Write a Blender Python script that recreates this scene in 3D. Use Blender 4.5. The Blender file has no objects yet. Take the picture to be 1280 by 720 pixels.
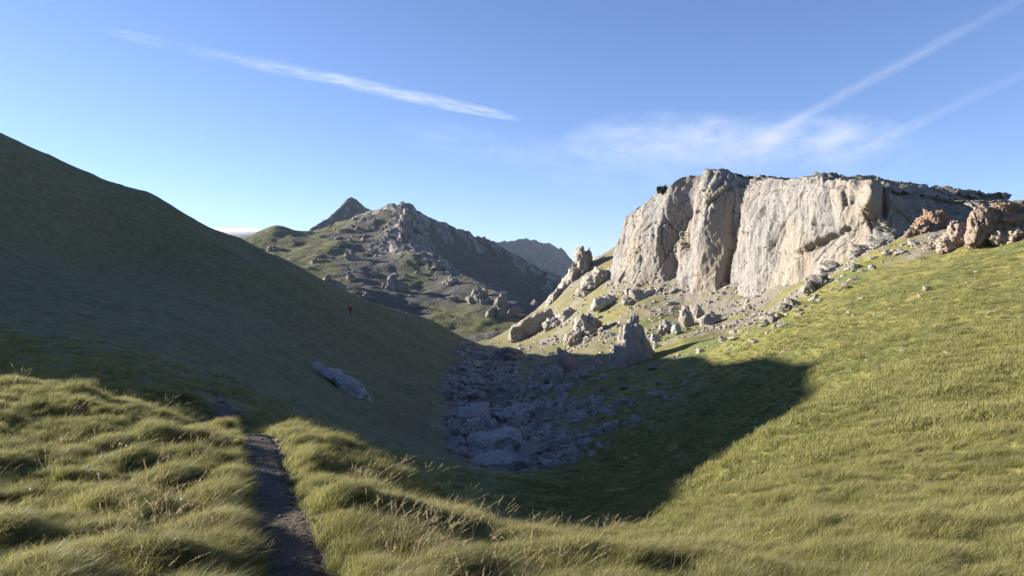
import bpy, bmesh, math, random
import numpy as np
from mathutils import Vector, Matrix, Euler
C = bpy.context.scene.collection
R = math.radians
F = 1000.0                      # focal length in photo pixels (1280 wide)
def P(u, v, y):                 # a survey point: seen at (u, v), standing y metres ahead
    return ((u-640.0)/F*y, y, (360.0-v)/F*y)

# ------------------------------------------------------------------ noise
_rs = np.random.RandomState(7)
_perm = np.concatenate([_rs.permutation(256)]*3).astype(np.int64)
_g = _rs.normal(size=(256, 3)); _g /= np.linalg.norm(_g, axis=1)[:, None]
_rv = _rs.rand(256, 3); _ru = _rs.normal(size=(256, 3)); _ru /= np.linalg.norm(_ru, axis=1)[:, None]
_rf = _rs.rand(256)
def _h(i, j, k):
    return _perm[_perm[_perm[i & 255] + (j & 255)] + (k & 255)]
def perlin(p):
    p = np.asarray(p, float)
    i = np.floor(p).astype(np.int64); f = p - i
    w = f*f*f*(f*(f*6-15)+10)
    out = 0
    for a in (0, 1):
        wa = w[:, 0] if a else 1-w[:, 0]
        for b in (0, 1):
            wb = w[:, 1] if b else 1-w[:, 1]
            for c in (0, 1):
                wc = w[:, 2] if c else 1-w[:, 2]
                g = _g[_h(i[:, 0]+a, i[:, 1]+b, i[:, 2]+c)]
                d = g[:, 0]*(f[:, 0]-a)+g[:, 1]*(f[:, 1]-b)+g[:, 2]*(f[:, 2]-c)
                out = out + wa*wb*wc*d
    return out*1.6
def fbm(p, o=4, gain=.5, lac=2.03):
    p = np.asarray(p, float); s = 0; a = 1.0
    for k in range(o):
        s = s + a*perlin(p + 17.3*k); p = p*lac; a *= gain
    return s
def ridged(p, o=4, gain=.5):
    p = np.asarray(p, float); s = 0; a = 1.0
    for k in range(o):
        s = s + a*(1-2*np.abs(perlin(p+9.1*k))); p = p*2.05; a *= gain
    return s
def facets(p, tilt=.6, step=.5):
    """blocky fractured rock: every cell has its own tilted face; returns (value, distance to the crack)"""
    p = np.asarray(p, float)
    i = np.floor(p).astype(np.int64)
    d1 = np.full(len(p), 9.0); d2 = np.full(len(p), 9.0); val = np.zeros(len(p))
    for a in (-1, 0, 1):
        for b in (-1, 0, 1):
            for c in (-1, 0, 1):
                h = _h(i[:, 0]+a, i[:, 1]+b, i[:, 2]+c)
                q = p - (i + (a, b, c) + _rv[h])
                d = np.einsum('ij,ij->i', q, q)
                v = np.einsum('ij,ij->i', q, _ru[h])*tilt + (_rf[h]-.5)*step
                m = d < d1
                d2 = np.where(m, d1, np.minimum(d2, d)); val = np.where(m, v, val); d1 = np.where(m, d, d1)
    return val, np.sqrt(d2)-np.sqrt(d1)
def sm(a, b, x):
    t = np.clip((x-a)/(b-a), 0, 1); return t*t*(3-2*t)
def smooth1(a, n):
    k = np.exp(-np.linspace(-2, 2, 2*n+1)**2); k /= k.sum()
    return np.convolve(np.pad(a, n, mode='edge'), k, 'valid')

# ------------------------------------------------------------------ mesh helpers
def mesh(name, v, f, mat=None, smooth=True, attrs=None):
    v = np.asarray(v, np.float32); f = np.asarray(f, np.int32)
    me = bpy.data.meshes.new(name)
    me.vertices.add(len(v)); me.vertices.foreach_set('co', v.ravel())
    n = f.shape[1]
    me.loops.add(f.size); me.loops.foreach_set('vertex_index', f.ravel())
    me.polygons.add(len(f)); me.polygons.foreach_set('loop_start', np.arange(0, f.size, n, dtype=np.int32))
    me.polygons.foreach_set('use_smooth', np.full(len(f), smooth))
    for k, a in (attrs or {}).items():
        at = me.attributes.new(k, 'FLOAT', 'POINT'); at.data.foreach_set('value', np.asarray(a, np.float32))
    me.update(calc_edges=True)
    if mat: me.materials.append(mat)
    return me
def obj(name, me, parent=None, loc=None, **props):
    o = bpy.data.objects.new(name, me); C.objects.link(o)
    if parent: o.parent = parent
    if loc is not None: o.location = loc
    for k, v in props.items(): o[k] = v
    return o
def grid_faces(nr, nc, wrap=False):
    i = np.arange(nr-1)[:, None]; j = np.arange(nc if wrap else nc-1)[None]
    a = i*nc+j; b = i*nc+(j+1) % nc
    return np.stack([a, b, b+nc, a+nc], -1).reshape(-1, 4)
_ico = {}
def ico(n):
    if n not in _ico:
        bm = bmesh.new(); bmesh.ops.create_icosphere(bm, subdivisions=n, radius=1)
        _ico[n] = (np.array([x.co[:] for x in bm.verts]), np.array([[x.index for x in q.verts] for q in bm.faces])); bm.free()
    return _ico[n]

# ------------------------------------------------------------------ node helper
class N:
    def __init__(s, name):
        s.m = bpy.data.materials.new(name); s.m.use_nodes = True
        s.t = s.m.node_tree; s.t.nodes.clear(); s.out = s.t.nodes.new('ShaderNodeOutputMaterial')
    def n(s, typ, ins=None, **kw):
        x = s.t.nodes.new('ShaderNode'+typ)
        for k, v in kw.items(): setattr(x, k, v)
        for k, v in (ins or {}).items():
            q = x.inputs[k]
            if hasattr(v, 'bl_idname') and hasattr(v, 'outputs'): s.t.links.new(v.outputs[0], q)
            elif isinstance(v, bpy.types.NodeSocket): s.t.links.new(v, q)
            else: q.default_value = v
        return x
    def noise(s, co, scale, detail=4, rough=.55, dist=0):
        return s.n('TexNoise', {'Vector': co, 'Scale': scale, 'Detail': detail, 'Roughness': rough, 'Distortion': dist}).outputs[0]
    def ramp(s, fac, a, b):
        return s.n('MapRange', {0: fac, 1: a, 2: b, 3: 0.0, 4: 1.0}, interpolation_type='SMOOTHSTEP').outputs[0]
    def mix(s, fac, a, b, mode='MIX'):
        x = s.n('Mix', data_type='RGBA', blend_type=mode)
        for q, v in ((x.inputs[0], fac), (x.inputs[6], a), (x.inputs[7], b)):
            if isinstance(v, bpy.types.NodeSocket): s.t.links.new(v, q)
            elif isinstance(v, tuple): q.default_value = (*v[:3], 1)
            else: q.default_value = v
        return x.outputs[2]
    def math(s, op, a, b=0.0, c=0.0):
        x = s.n('Math', operation=op)
        for q, v in zip(x.inputs, (a, b, c)):
            if isinstance(v, bpy.types.NodeSocket): s.t.links.new(v, q)
            else: q.default_value = v
        return x.outputs[0]
    def attr(s, name):
        return s.n('Attribute', attribute_name=name).outputs['Fac']
    def end(s, col, rough=.9, bump=None, bstr=.5, bdist=.05, spec=.2):
        b = s.n('BsdfPrincipled', {'Roughness': rough, 'Specular IOR Level': spec})
        if isinstance(col, tuple): b.inputs['Base Color'].default_value = (*col, 1)
        else: s.t.links.new(col, b.inputs['Base Color'])
        if bump is not None:
            k = s.n('Bump', {'Height': bump, 'Strength': bstr, 'Distance': bdist}); s.t.links.new(k.outputs[0], b.inputs['Normal'])
        s.t.links.new(b.outputs[0], s.out.inputs[0]); return s.m

def rock_mat(name, light, dark, warm, scale=1.0, veg=.0, streak=.35, objspace=False, warmth=.55):
    n = N(name)
    tc = n.n('TexCoord'); co = tc.outputs['Object'] if objspace else n.n('NewGeometry').outputs['Position']
    big = n.noise(co, .09*scale, 5, .6); mid = n.noise(co, .6*scale, 6, .65); fine = n.noise(co, 5*scale, 5, .7)
    mp = n.n('Mapping', {'Vector': co, 'Scale': (1, 1, .12)}); st = n.noise(mp.outputs[0], .8*scale, 5, .65)
    col = n.mix(n.ramp(mid, .34, .66), dark, light)
    col = n.mix(n.math('MULTIPLY', n.ramp(big, .45, .62), warmth), col, warm)
    col = n.mix(n.math('MULTIPLY', n.ramp(st, .52, .68), streak), col, tuple(c*.55 for c in dark))
    col = n.mix(n.ramp(fine, .56, .72), col, n.mix(.4, col, (.72, .70, .66)))
    vo = n.n('TexVoronoi', {'Vector': n.n('Mapping', {'Vector': co, 'Scale': (1, 1, .55)}).outputs[0], 'Scale': .7*scale}, feature='DISTANCE_TO_EDGE').outputs[0]
    crack = n.math('MULTIPLY', n.math('SUBTRACT', 1.0, n.ramp(vo, 0.0, .035)), n.ramp(mid, .5, .6))
    col = n.mix(n.math('MULTIPLY', crack, .4), col, (.07, .065, .06))
    if veg > 0:
        nz = n.n('SeparateXYZ', {0: n.n('NewGeometry').outputs['Normal']}).outputs[2]
        f = n.ramp(n.math('ADD', nz, n.math('MULTIPLY', n.math('SUBTRACT', mid, .5), 1.1)), .62, .85)
        g = n.mix(n.ramp(fine, .4, .6), (.060, .060, .034), (.12, .105, .065))
        col = n.mix(n.math('MULTIPLY', f, veg), col, g)
    hgt = n.math('ADD', n.math('MULTIPLY', mid, .5), n.math('ADD', n.math('MULTIPLY', fine, .22), n.math('ADD', n.math('MULTIPLY', st, .35), n.math('MULTIPLY', crack, -.5))))
    return n.end(col, .92, hgt, 1.0, .7/scale)

M_cliff = rock_mat('limestone', (.248, .232, .210), (.182, .171, .156), (.262, .212, .158), 1.0, veg=.7, warmth=.65, streak=.30)
M_rock = rock_mat('limestone_boulder', (.34, .31, .27), (.21, .195, .172), (.29, .235, .175), 2.5, veg=.25, streak=.2)
M_shade = rock_mat('grey_limestone', (.40, .385, .36), (.24, .23, .215), (.31, .28, .24), 1.6, veg=.35, streak=.25)
M_slab = rock_mat('pale_slab', (.47, .45, .43), (.30, .29, .275), (.40, .37, .33), 1.6, veg=.15, streak=.2)
M_red = rock_mat('rusty_rock', (.28, .212, .162), (.17, .132, .10), (.33, .185, .105), 2.0, veg=.35, streak=.3)
M_pink = rock_mat('pink_rock', (.37, .30, .24), (.25, .195, .155), (.34, .25, .185), 2.0, veg=.35, streak=.2)
M_far = rock_mat('mountain_rock', (.25, .23, .20), (.12, .112, .10), (.20, .17, .14), .35, veg=.5)

# ------------------------------------------------------------------ the ground: heights from a survey of the place
S = []
def A(*pts):
    for p in pts: S.append(P(*p))
def X(*pts): S.extend(pts)
for k in range(8): X((1.5*math.sin(k*.785), 1.5*math.cos(k*.785), -1.6))
A((0,720,4.2),(160,720,4.3),(370,720,4.5),(640,720,4.6),(900,720,4.5),(1280,720,4.0),(0,600,6.5),(160,600,6.7),
  (0,478,12),(120,490,12),(240,520,12.3),(300,540,13.2),(420,545,10.5),(345,522,13.2),(500,590,9.6),(620,638,9),(720,655,8.6),(800,656,8.6),(860,645,9),(900,605,12),(500,610,16),(600,655,15),(720,668,14),(820,662,14),(640,640,22),(740,640,22),(420,560,20),(960,555,18),
  (430,640,6),(640,660,6.3),(900,660,6.6),
  (1020,460,40),(1280,500,14),(1280,600,7),(1280,400,30),(1280,340,52),(1280,285,72),(1220,302,75),(1100,400,50),(1000,420,60),(900,430,85),(1000,520,20),(1100,600,9),(1100,480,24),
  (800,460,95),(760,462,100),(850,455,88),(950,450,58),
  (700,470,105),(650,440,150),(690,425,160),
  (1040,350,88),(1140,291,92),(1090,318,91),(985,388,96),(900,389,128),(860,385,138),(845,352,150),(790,350,160),(768,348,174),(740,352,190),(830,400,128),(780,400,140),(740,410,150),(720,340,215),(755,320,222),(770,308,225),
  (940,398,106),
  (0,430,25),(0,380,45),(0,300,75),(0,230,93),(150,300,105),(150,380,60),(150,440,30),(150,480,15),
  (0,170,110),(100,213,118),(188,246,126),(250,283,133),(310,308,141),(400,350,150),(480,382,160),(540,402,172),(600,430,190),
  (300,350,105),(300,400,75),(300,450,50),(300,490,30),(300,522,16),(400,400,105),(400,450,80),(400,500,58),(400,530,40),
  (500,440,115),(500,500,80),(500,550,55),(560,480,100),(560,530,75),(560,580,50),
  (600,575,62),(680,585,56),(620,520,85),(620,470,120),(625,440,170),(700,600,35),(800,600,33),(720,540,70),(820,540,55),(900,520,50),(780,500,80),(880,570,34))
X((-6,4,-1.55),(-12,6,-1.2),(-25,5,.5),(-45,10,4),(-61,20,11),(-66,27,16.3),(-62,8,6.5),(-80,42,21.5),(-77,65,25),(-100,60,28),(-110,30,20),(-100,0,9),(-150,40,20),(-150,100,25),(-100,125,23),
  (-45,45,3),(-60,60,13),(-40,25,2),(-70,150,5),(-50,195,-10),(-20,235,-22),(-100,200,-10),(20,260,-25),(-60,260,-28),
  (12,5,-.6),(25,15,1.5),(40,30,4.8),(60,60,9),(80,90,10),(60,20,10),(100,50,16),(30,-5,3),(0,-10,-2),(0,-40,-8),(-30,-20,1),(-60,-40,4),(60,-40,8),
  (60,95,6.5),(70,112,6),(80,135,5),(48,125,4),(40,150,5),(36,175,6),(50,205,8),(45,235,10),(90,180,0),(60,300,-15))
for k in range(16):
    t = k*math.tau/16
    X((450*math.sin(t), 450*math.cos(t), -34), (900*math.sin(t), 900*math.cos(t), -60), (4000*math.sin(t), 4000*math.cos(t), -240))
S = np.array(S)
def _warp(x, y):
    return np.stack([np.arctan2(x, y)*1.6, np.log(np.hypot(x, y)+.6)], 1)
class TPS:
    def __init__(s, q, val, lam=1e-4):
        s.q = q; n = len(q)
        K = s.k(q, q) + lam*np.eye(n); Pm = np.c_[np.ones(n), q]
        A_ = np.block([[K, Pm], [Pm.T, np.zeros((3, 3))]])
        s.w = np.linalg.solve(A_, np.r_[val, 0, 0, 0])
    def k(s, a, b):
        d = ((a[:, None]-b[None])**2).sum(-1); return .5*d*np.log(d+1e-12)
    def __call__(s, p):
        out = np.empty(len(p))
        for i in range(0, len(p), 40000):
            c = p[i:i+40000]
            out[i:i+40000] = s.k(c, s.q) @ s.w[:-3] + s.w[-3] + c @ s.w[-2:]
        return out
_q = _warp(S[:, 0], S[:, 1]); _val = S[:, 2]/(np.hypot(S[:, 0], S[:, 1])+8)
_q2 = np.concatenate([_q, _q[_q[:, 0] > 1.6*2.2] - (1.6*math.tau, 0), _q[_q[:, 0] < -1.6*2.2] + (1.6*math.tau, 0)])
_v2 = np.concatenate([_val, _val[_q[:, 0] > 1.6*2.2], _val[_q[:, 0] < -1.6*2.2]])
_tps = TPS(_q2, _v2)

def polydist(x, y, pts):
    d = np.full(len(x), 1e9); s = np.zeros(len(x)); acc = 0
    for (x0, y0), (x1, y1) in zip(pts[:-1], pts[1:]):
        L = math.hypot(x1-x0, y1-y0)
        t = np.clip(((x-x0)*(x1-x0)+(y-y0)*(y1-y0))/L**2, 0, 1)
        q = np.hypot(x-x0-t*(x1-x0), y-y0-t*(y1-y0)); m = q < d
        d = np.where(m, q, d); s = np.where(m, acc+t*L, s); acc += L
    return d, s
def catmull(pts, n=12):
    pts = [np.array(p, float) for p in pts]; pts = [2*pts[0]-pts[1]] + pts + [2*pts[-1]-pts[-2]]; out = []
    for i in range(1, len(pts)-2):
        for k in range(n):
            t = k/n; a, b, c, d = pts[i-1:i+3]
            out.append(.5*((2*b)+(c-a)*t+(2*a-5*b+4*c-d)*t*t+(3*b-a-3*c+d)*t**3))
    out.append(pts[-2]); return np.array(out)
PATH = catmull([(-.35,-6),(-.7,0),(-.95,2.5)] + [P(u,v,y)[:2] for u,v,y in ((372,720,4.45),(352,660,5.9),(338,610,7.7),(326,570,10),(308,543,13.2),(285,522,16.5))] + [(-7.6,21)])
TRAIL = catmull([(-7.6,21)] + [P(u,v,y)[:2] for u,v,y in ((250,480,30),(262,455,50),(300,437,68),(340,422,85),(395,404,103),(438,393,118),(470,392,132))], 10)
GULLY = [P(u,v,y)[:2] for u,v,y in ((655,585,59),(615,545,74),(596,495,108),(606,452,150))]
CLIFFFOOT = [P(u,v,y)[:2] for u,v,y in ((1280,285,76),(1220,300,78),(1140,291,92),(1040,350,92),(985,388,100),(900,389,130),(860,385,138),(845,352,150),(790,350,160),(768,348,174),(720,340,215))]
def lit_zone(x, y):            # how mossy and tussocky the turf is: strongest on the saddle and the right slope
    return 1-sm(14, 40, np.hypot(x, y))*.55
def base_z(x, y):
    return _tps(_warp(x, y))*(np.hypot(x, y)+8)
def masks(x, y):
    r = np.hypot(x, y); p = np.stack([x, y, 0*x], 1)
    n1 = fbm(p/9, 4); n2 = fbm(p/2.2+5, 3)
    gd, _ = polydist(x, y, GULLY); rock = 1-sm(2.0, 5.5, gd + n1*3.0 + n2*1.2)
    rock *= sm(48, 56, y)
    fd, _ = polydist(x, y, CLIFFFOOT)
    slope = sm(-6, 4, x - (y-100)*.02)                       # the right-hand side of the valley
    scree = sm(88, 118, y + n1*12)*slope*(.58+.50*n2+.30*n1)          # thin tan turf over stones
    strips = fbm(np.stack([x/15, y/4.2, 0*x+2], 1), 3); scree = scree*(1-.85*sm(-.05, .35, strips))
    scree = np.maximum(scree, (1-sm(2, 10, fd+n2*4+n1*3+np.maximum(strips, 0)*8))*sm(55, 75, y)*1.0)
    scree = np.maximum(scree, sm(120, 260, y)*.6)
    edge = (1-sm(4, 15, gd + n1*6))*sm(-10.5, -6.5, x+n1*2)
    scree = np.maximum(scree, edge*sm(54, 66, y)*(.62+.5*n2))
    return np.clip(rock, 0, 1), np.clip(scree, 0, 1)
def soil(x, y):                # bare earth between the tussocks of the right slope
    p = np.stack([x, y, 0*x], 1); r = np.hypot(x, y)
    return sm(.46, .66, fbm(p/(.42, .62, 1)+120, 3) + .25*fbm(p/14+7, 2))*sm(6, 12, r)*sm(0, 4, x)*(1-sm(70, 95, y))
def ground_z(x, y, fine=True):
    x = np.atleast_1d(np.asarray(x, float)); y = np.atleast_1d(np.asarray(y, float))
    r = np.hypot(x, y); z = base_z(x, y)
    p = np.stack([x, y, 0*x], 1)
    pd, _ = polydist(x, y, PATH)
    on = 1-sm(.17, .42, pd)
    far = sm(10, 60, r)
    z = z + fbm(p/11+3, 4)*.55*far + fbm(p/38, 3)*.6*sm(40, 120, r)*(1-sm(150, 200, y)*.3)
    if fine:
        hum = np.abs(fbm(p*np.array((1, 1.15, 1))/.95+40, 3))                 # tussocks
        left = sm(.3, .9, -x - .27*y)*(1-sm(10, 14, y))
        amp = (.09+.12*left)*(1-sm(18, 60, r)*.6)*(1-.85*sm(20, 40, r)*sm(0, 12, -x))
        z = z + (hum-.25)*amp*(1-on)
        z = z - .20*sm(3, 7, r)*(1-sm(13, 30, r)) - .07*on
        z = z + fbm(p/3.3+11, 3)*.12*(1-on)*(1-.8*sm(20, 40, r)*sm(0, 12, -x))
        for u_, v_, y_, h_, r_ in ((455,655,6.3,.26,.75),(760,690,5.4,.10,.5),(1040,640,6.5,.12,.6)):
            hx, hy, _ = P(u_, v_, y_); z = z + h_*np.exp(-((x-hx)**2+(y-hy)**2)/r_**2)
        rk, sc = masks(x, y)
        if rk.max() > .01:
            fv, _ = facets(p/1.9+4, .9, .9); fv2, _ = facets(p/.8+9, .8, .8)
            z = z + rk*(fv*.55+fv2*.30)
        z = z + sc*fbm(p/1.1, 3)*.16*sm(40, 90, r)
    return z
def gz(x, y): return float(ground_z(x, y)[0])

th = np.concatenate([np.linspace(-math.pi, R(-46), 90)[:-1], np.linspace(R(-46), R(46), 1300), np.linspace(R(46), math.pi, 90)[1:]])
rr = np.concatenate([np.geomspace(.35, 420, 860), np.geomspace(440, 2600, 24)])
T_, R_ = np.meshgrid(th, rr)
gx = (R_*np.sin(T_)).ravel(); gy = (R_*np.cos(T_)).ravel()
zz = ground_z(gx, gy); rk, sc = masks(gx, gy); so_ = np.maximum(soil(gx, gy), (1-sm(.30, .62, polydist(gx, gy, PATH)[0]+.12*perlin(np.stack([gx*5, gy*5, 0*gx], 1))))*(gy < 20))

n = N('turf')
co = n.n('NewGeometry').outputs['Position']
n1 = n.noise(co, .12, 5, .6); n2 = n.noise(co, 1.1, 5, .62); n3 = n.noise(co, 6, 4, .65); n4 = n.noise(co, .035, 4, .55)
g = n.mix(n.ramp(n2, .36, .64), (.105, .105, .028), (.205, .178, .050))
g = n.mix(n.math('MULTIPLY', n.ramp(n1, .42, .62), .7), g, (.070, .098, .026))
g = n.mix(n.math('MULTIPLY', n.ramp(n3, .52, .70), .55), g, (.21, .19, .085))
g = n.mix(n.attr('dry'), g, n.mix(n.ramp(n2, .38, .62), (.108, .106, .044), (.165, .148, .072)))
g = n.mix(n.math('MULTIPLY', n.attr('soil'), .9), g, (.060, .045, .030))
stone = n.mix(n.ramp(n3, .42, .6), (.115, .105, .085), (.25, .225, .185))
stone = n.mix(n.ramp(n.noise(co, 2.2, 5, .6), .45, .6), stone, (.155, .132, .088))
sca = n.attr('scree'); rka = n.attr('rock')
sf = n.ramp(n.math('ADD', sca, n.math('MULTIPLY', n.math('SUBTRACT', n.noise(co, .8, 6, .72), .5), 1.7)), .50, .72)
drygrass = n.mix(n.ramp(n2, .4, .6), (.170, .140, .072), (.112, .112, .045))
g = n.mix(n.ramp(sca, .0, .45), g, drygrass)
c = n.mix(sf, g, stone)
grey = n.mix(n.ramp(n.noise(co, .7, 6, .65), .4, .62), (.085, .074, .060), (.20, .185, .165))
c = n.mix(n.ramp(rka, .35, .65), c, grey)
hb = n.math('MULTIPLY', n.math('ADD', n.math('MULTIPLY', n3, .5), n.math('MULTIPLY', n2, .8)), n.math('MULTIPLY_ADD', n.attr('dry'), -.85, 1.0))
M_turf = n.end(c, .95, hb, .7, .06)

obj('ground', mesh('ground', np.stack([gx, gy, zz], 1), grid_faces(len(rr), len(th)), M_turf, True, {'rock': rk, 'scree': sc, 'soil': so_, 'dry': sm(13, 22, gy)*(1-sm(-5, 4, gx - (gy-60)*.06 + 2*fbm(np.stack([gx, gy, 0*gx], 1)/14, 3)))*.9}), kind='structure',
    label='grassy valley sides falling from a saddle into a shaded gully')

# ------------------------------------------------------------------ the path
n = N('trodden_earth'); co = n.n('NewGeometry').outputs['Position']
a = n.noise(co, 3, 6, .7); b = n.noise(co, 26, 4, .7)
v = n.n('TexVoronoi', {'Vector': co, 'Scale': 22.0}).outputs[0]
c = n.mix(n.ramp(a, .35, .65), (.052, .040, .031), (.105, .082, .062)); c = n.mix(n.math('MULTIPLY', n.ramp(b, .55, .7), .6), c, (.16, .135, .11))
M_path = n.end(c, .95, n.math('ADD', b, n.math('MULTIPLY', v, -.7)), .9, .03)
n = N('faint_trail'); co = n.n('NewGeometry').outputs['Position']
c = n.mix(n.ramp(n.noise(co, 2, 5, .7), .4, .6), (.125, .110, .068), (.175, .150, .105)); M_trail = n.end(c, .95, n.noise(co, 9, 4, .7), .6, .05)
def strip(pts, wfun, nacross, step, mat, lift):
    d = np.r_[0, np.cumsum(np.hypot(*np.diff(pts, axis=0).T))]
    s = np.arange(0, d[-1], step); px = np.interp(s, d, pts[:, 0]); py = np.interp(s, d, pts[:, 1])
    tx = np.gradient(px); ty = np.gradient(py); L = np.hypot(tx, ty); nx, ny = ty/L, -tx/L
    wl = wfun(s, 0); wr = wfun(s, 9)
    t = np.linspace(-1, 1, nacross)[None]
    w = np.where(t < 0, wl[:, None], wr[:, None])*t
    x = (px[:, None]+nx[:, None]*w).ravel(); y = (py[:, None]+ny[:, None]*w).ravel()
    z = ground_z(x, y) + lift*(1-np.abs(np.tile(t, (len(s), 1)).ravel())**4*1.6)
    z = z + perlin(np.stack([x*9, y*9, 0*x], 1))*.006
    return mesh('path', np.stack([x, y, z], 1), grid_faces(len(s), nacross)[:, ::-1], mat)
wf = lambda s, k: .215 + .10*perlin(np.stack([s/.5, 0*s+k, 0*s], 1)) + .05*perlin(np.stack([s/.13, 0*s+k, 0*s], 1))
obj('path', strip(PATH, wf, 25, .03, M_path, .02), kind='structure')
obj('trail', strip(TRAIL, lambda s, k: .12+.07*perlin(np.stack([s/2, 0*s+k, 0*s], 1)), 7, .3, M_trail, .05), kind='structure')

# ------------------------------------------------------------------ the limestone cliff
def cliff_mesh():
    tab = [(769,178,340,262,.30),(777,168,345,258,.27),(800,160,352,247,.2),(830,153,354,240,.14),(846,152,360,232,.14),(858,147,384,222,.10),(880,141,390,215,.12),(903,139,390,215,.12),
           (914,139,378,221,.10),(930,134,374,224,.10),(960,126,394,222,.10),(1000,118,372,220,.10),(1050,111,335,224,.10),(1090,107,314,227,.06),(1112,106,304,230,.2),(1140,106,292,233,.5),(1190,108,285,240,.9),(1250,108,280,248,1.1),(1330,106,275,254,1.1)]
    pl = [(70,222,9,17,.2),(45,206,8,18,.2),(30,192,6,18,.25)]
    for u, y, vb, vt, ln in tab:
        x, _, zb = P(u, vb, y); zt = P(u, vt, y)[2]; pl.append((x, y, zb, zt, ln))
    pl = np.array(pl)
    d = np.r_[0, np.cumsum(np.hypot(*np.diff(pl[:, :2], axis=0).T))]
    step = .12; s = np.arange(0, d[-1], step); k = int(1.2/step)
    cx, cy, zb, zt, ln = (smooth1(np.interp(s, d, pl[:, i]), k) for i in range(5))
    us = 640+F*cx/cy
    tx, ty = smooth1(np.gradient(cx), 30), smooth1(np.gradient(cy), 30); L = np.hypot(tx, ty); nx, ny = -(-ty/L), -(tx/L)
    # outward normal: towards the valley (-x)
    sg = np.where(nx*(-1)+ny*(-.4) > 0, 1, -1); nx, ny = nx*sg, ny*sg
    zb = zb + .8*fbm(np.stack([s/5, 0*s+9, 0*s], 1), 4)
    zt = zt + .5*fbm(np.stack([s/7, 0*s, 0*s], 1), 4)
    nw = 210; ntop = 110
    t = np.r_[np.linspace(-.18, 1, nw), 1+np.linspace(0, 1, ntop+1)[1:]**1.6]
    Tt, _ = np.meshgrid(t, s); ns = len(s)
    H = (zt-zb)[:, None]
    w = np.clip(Tt, -.2, 1); back = np.clip(Tt-1, 0, None)
    # lean back, rounded rim, then the top running back
    off = -ln[:, None]*H*w - 1.6*sm(.80, 1.0, w)**2 - back*38
    z = zb[:, None]+H*w - 1.6*sm(.9, 1, w)*.0 - back*38*.055 + .0*back
    U = us[:, None]
    def bump(u0, wd): return np.exp(-((U-u0)/wd)**2)
    wob = 5*perlin(np.stack([w.ravel()*3, np.zeros(w.size), np.zeros(w.size)+3], 1)).reshape(w.shape)
    face = 1-sm(0, .12, back)
    off = off + face*(2.4*bump(808,26)*(1-.35*w) - 2.3*np.exp(-((U-850-wob-6*(1-w))/8)**2)*sm(.15,.5,w) + 0.6*bump(880,18)*(1-.3*w)
        - 1.7*np.exp(-((U-912-wob*1.2-9*(w-.5))/6)**2)*sm(-.1,.25,w) + .8*bump(945,20) + .9*bump(1010,45)*sm(.2,.6,w) + 1.5*bump(1088,10)*sm(.45,.7,w)
        - 2.0*np.exp(-((U-1107)/6)**2)*sm(.35,.6,w))
    # an overhang under the left buttress and a ledge on the main wall
    off = off - face*1.6*np.exp(-((U-836)/13)**2)*np.exp(-((w-.22)/.18)**2)
    off = off - face*.9*sm(985,1000,U)*(1-sm(1058,1066,U))*(np.exp(-((w-.38-.0009*(U-1020))/.035)**2))
    off = off + face*1.3*sm(1010,1040,U)*(1-sm(1100,1120,U))*(1-sm(.15,.35,w))
    x = cx[:, None]+nx[:, None]*off; y = cy[:, None]+ny[:, None]*off
    p = np.stack([x.ravel(), y.ravel(), z.ravel()], 1)
    q = p*np.array((1, 1, .42))
    fv, fe = facets(p*np.array((1, 1, .45))/4.2+2, 1.0, .5); fv2, fe2 = facets(p*np.array((1, 1, .7))/1.5+7, .9, .6)
    fv3, _ = facets(p/.55+3, .8, .7); fvV, feV = facets(p*np.array((1/4.6, 1/4.6, 1/15))+11, .35, 1.3)
    rough = sm(-.3, .4, fbm(p/13+20, 3)).clip(.25, 1)
    main = (sm(925, 945, U)*(1-sm(1075, 1090, U))).repeat(w.shape[1]).reshape(-1) if False else np.broadcast_to(sm(925, 945, U)*(1-sm(1075, 1090, U)), w.shape).ravel()
    rough = rough*(1-.62*main)
    dsp = 1.5*fbm(q/11, 3) + .55*ridged(q/4.5+3, 3)*.8 + (.2+.8*rough)*(.32*fvV - .20*np.exp(-(feV/.03)**2)) + rough*(.75*fv - .45*np.exp(-(fe/.05)**2) + .34*fv2 + .15*fv3) + .10*fbm(p*np.array((1,1,.35))/.7, 3)
    upz = sm(0, .05, back.ravel())
    topd = .9*fbm(p/6+8, 4)+.7*fv + .35*fv2+.12*fv3
    nzx = np.broadcast_to(nx[:, None], w.shape).ravel(); nzy = np.broadcast_to(ny[:, None], w.shape).ravel()
    p[:, 0] += nzx*dsp*(1-upz); p[:, 1] += nzy*dsp*(1-upz)
    rim = sm(.86, 1, w.ravel())
    p[:, 2] += topd*np.maximum(upz, rim*.6) - .8*rim*(1-upz)*0
    # knoll on the left summit
    kn = P(868, 208, 152); dk = np.hypot(p[:, 0]-kn[0], p[:, 1]-kn[1]); p[:, 2] += 2.6*np.exp(-(dk/8)**2)*np.maximum(upz, rim)
    return mesh('cliff', p, grid_faces(ns, len(t)), M_cliff)
cl = obj('cliff', cliff_mesh(), label='long pale limestone cliff with vertical clefts above the right-hand grass slope', category='cliff')

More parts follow.
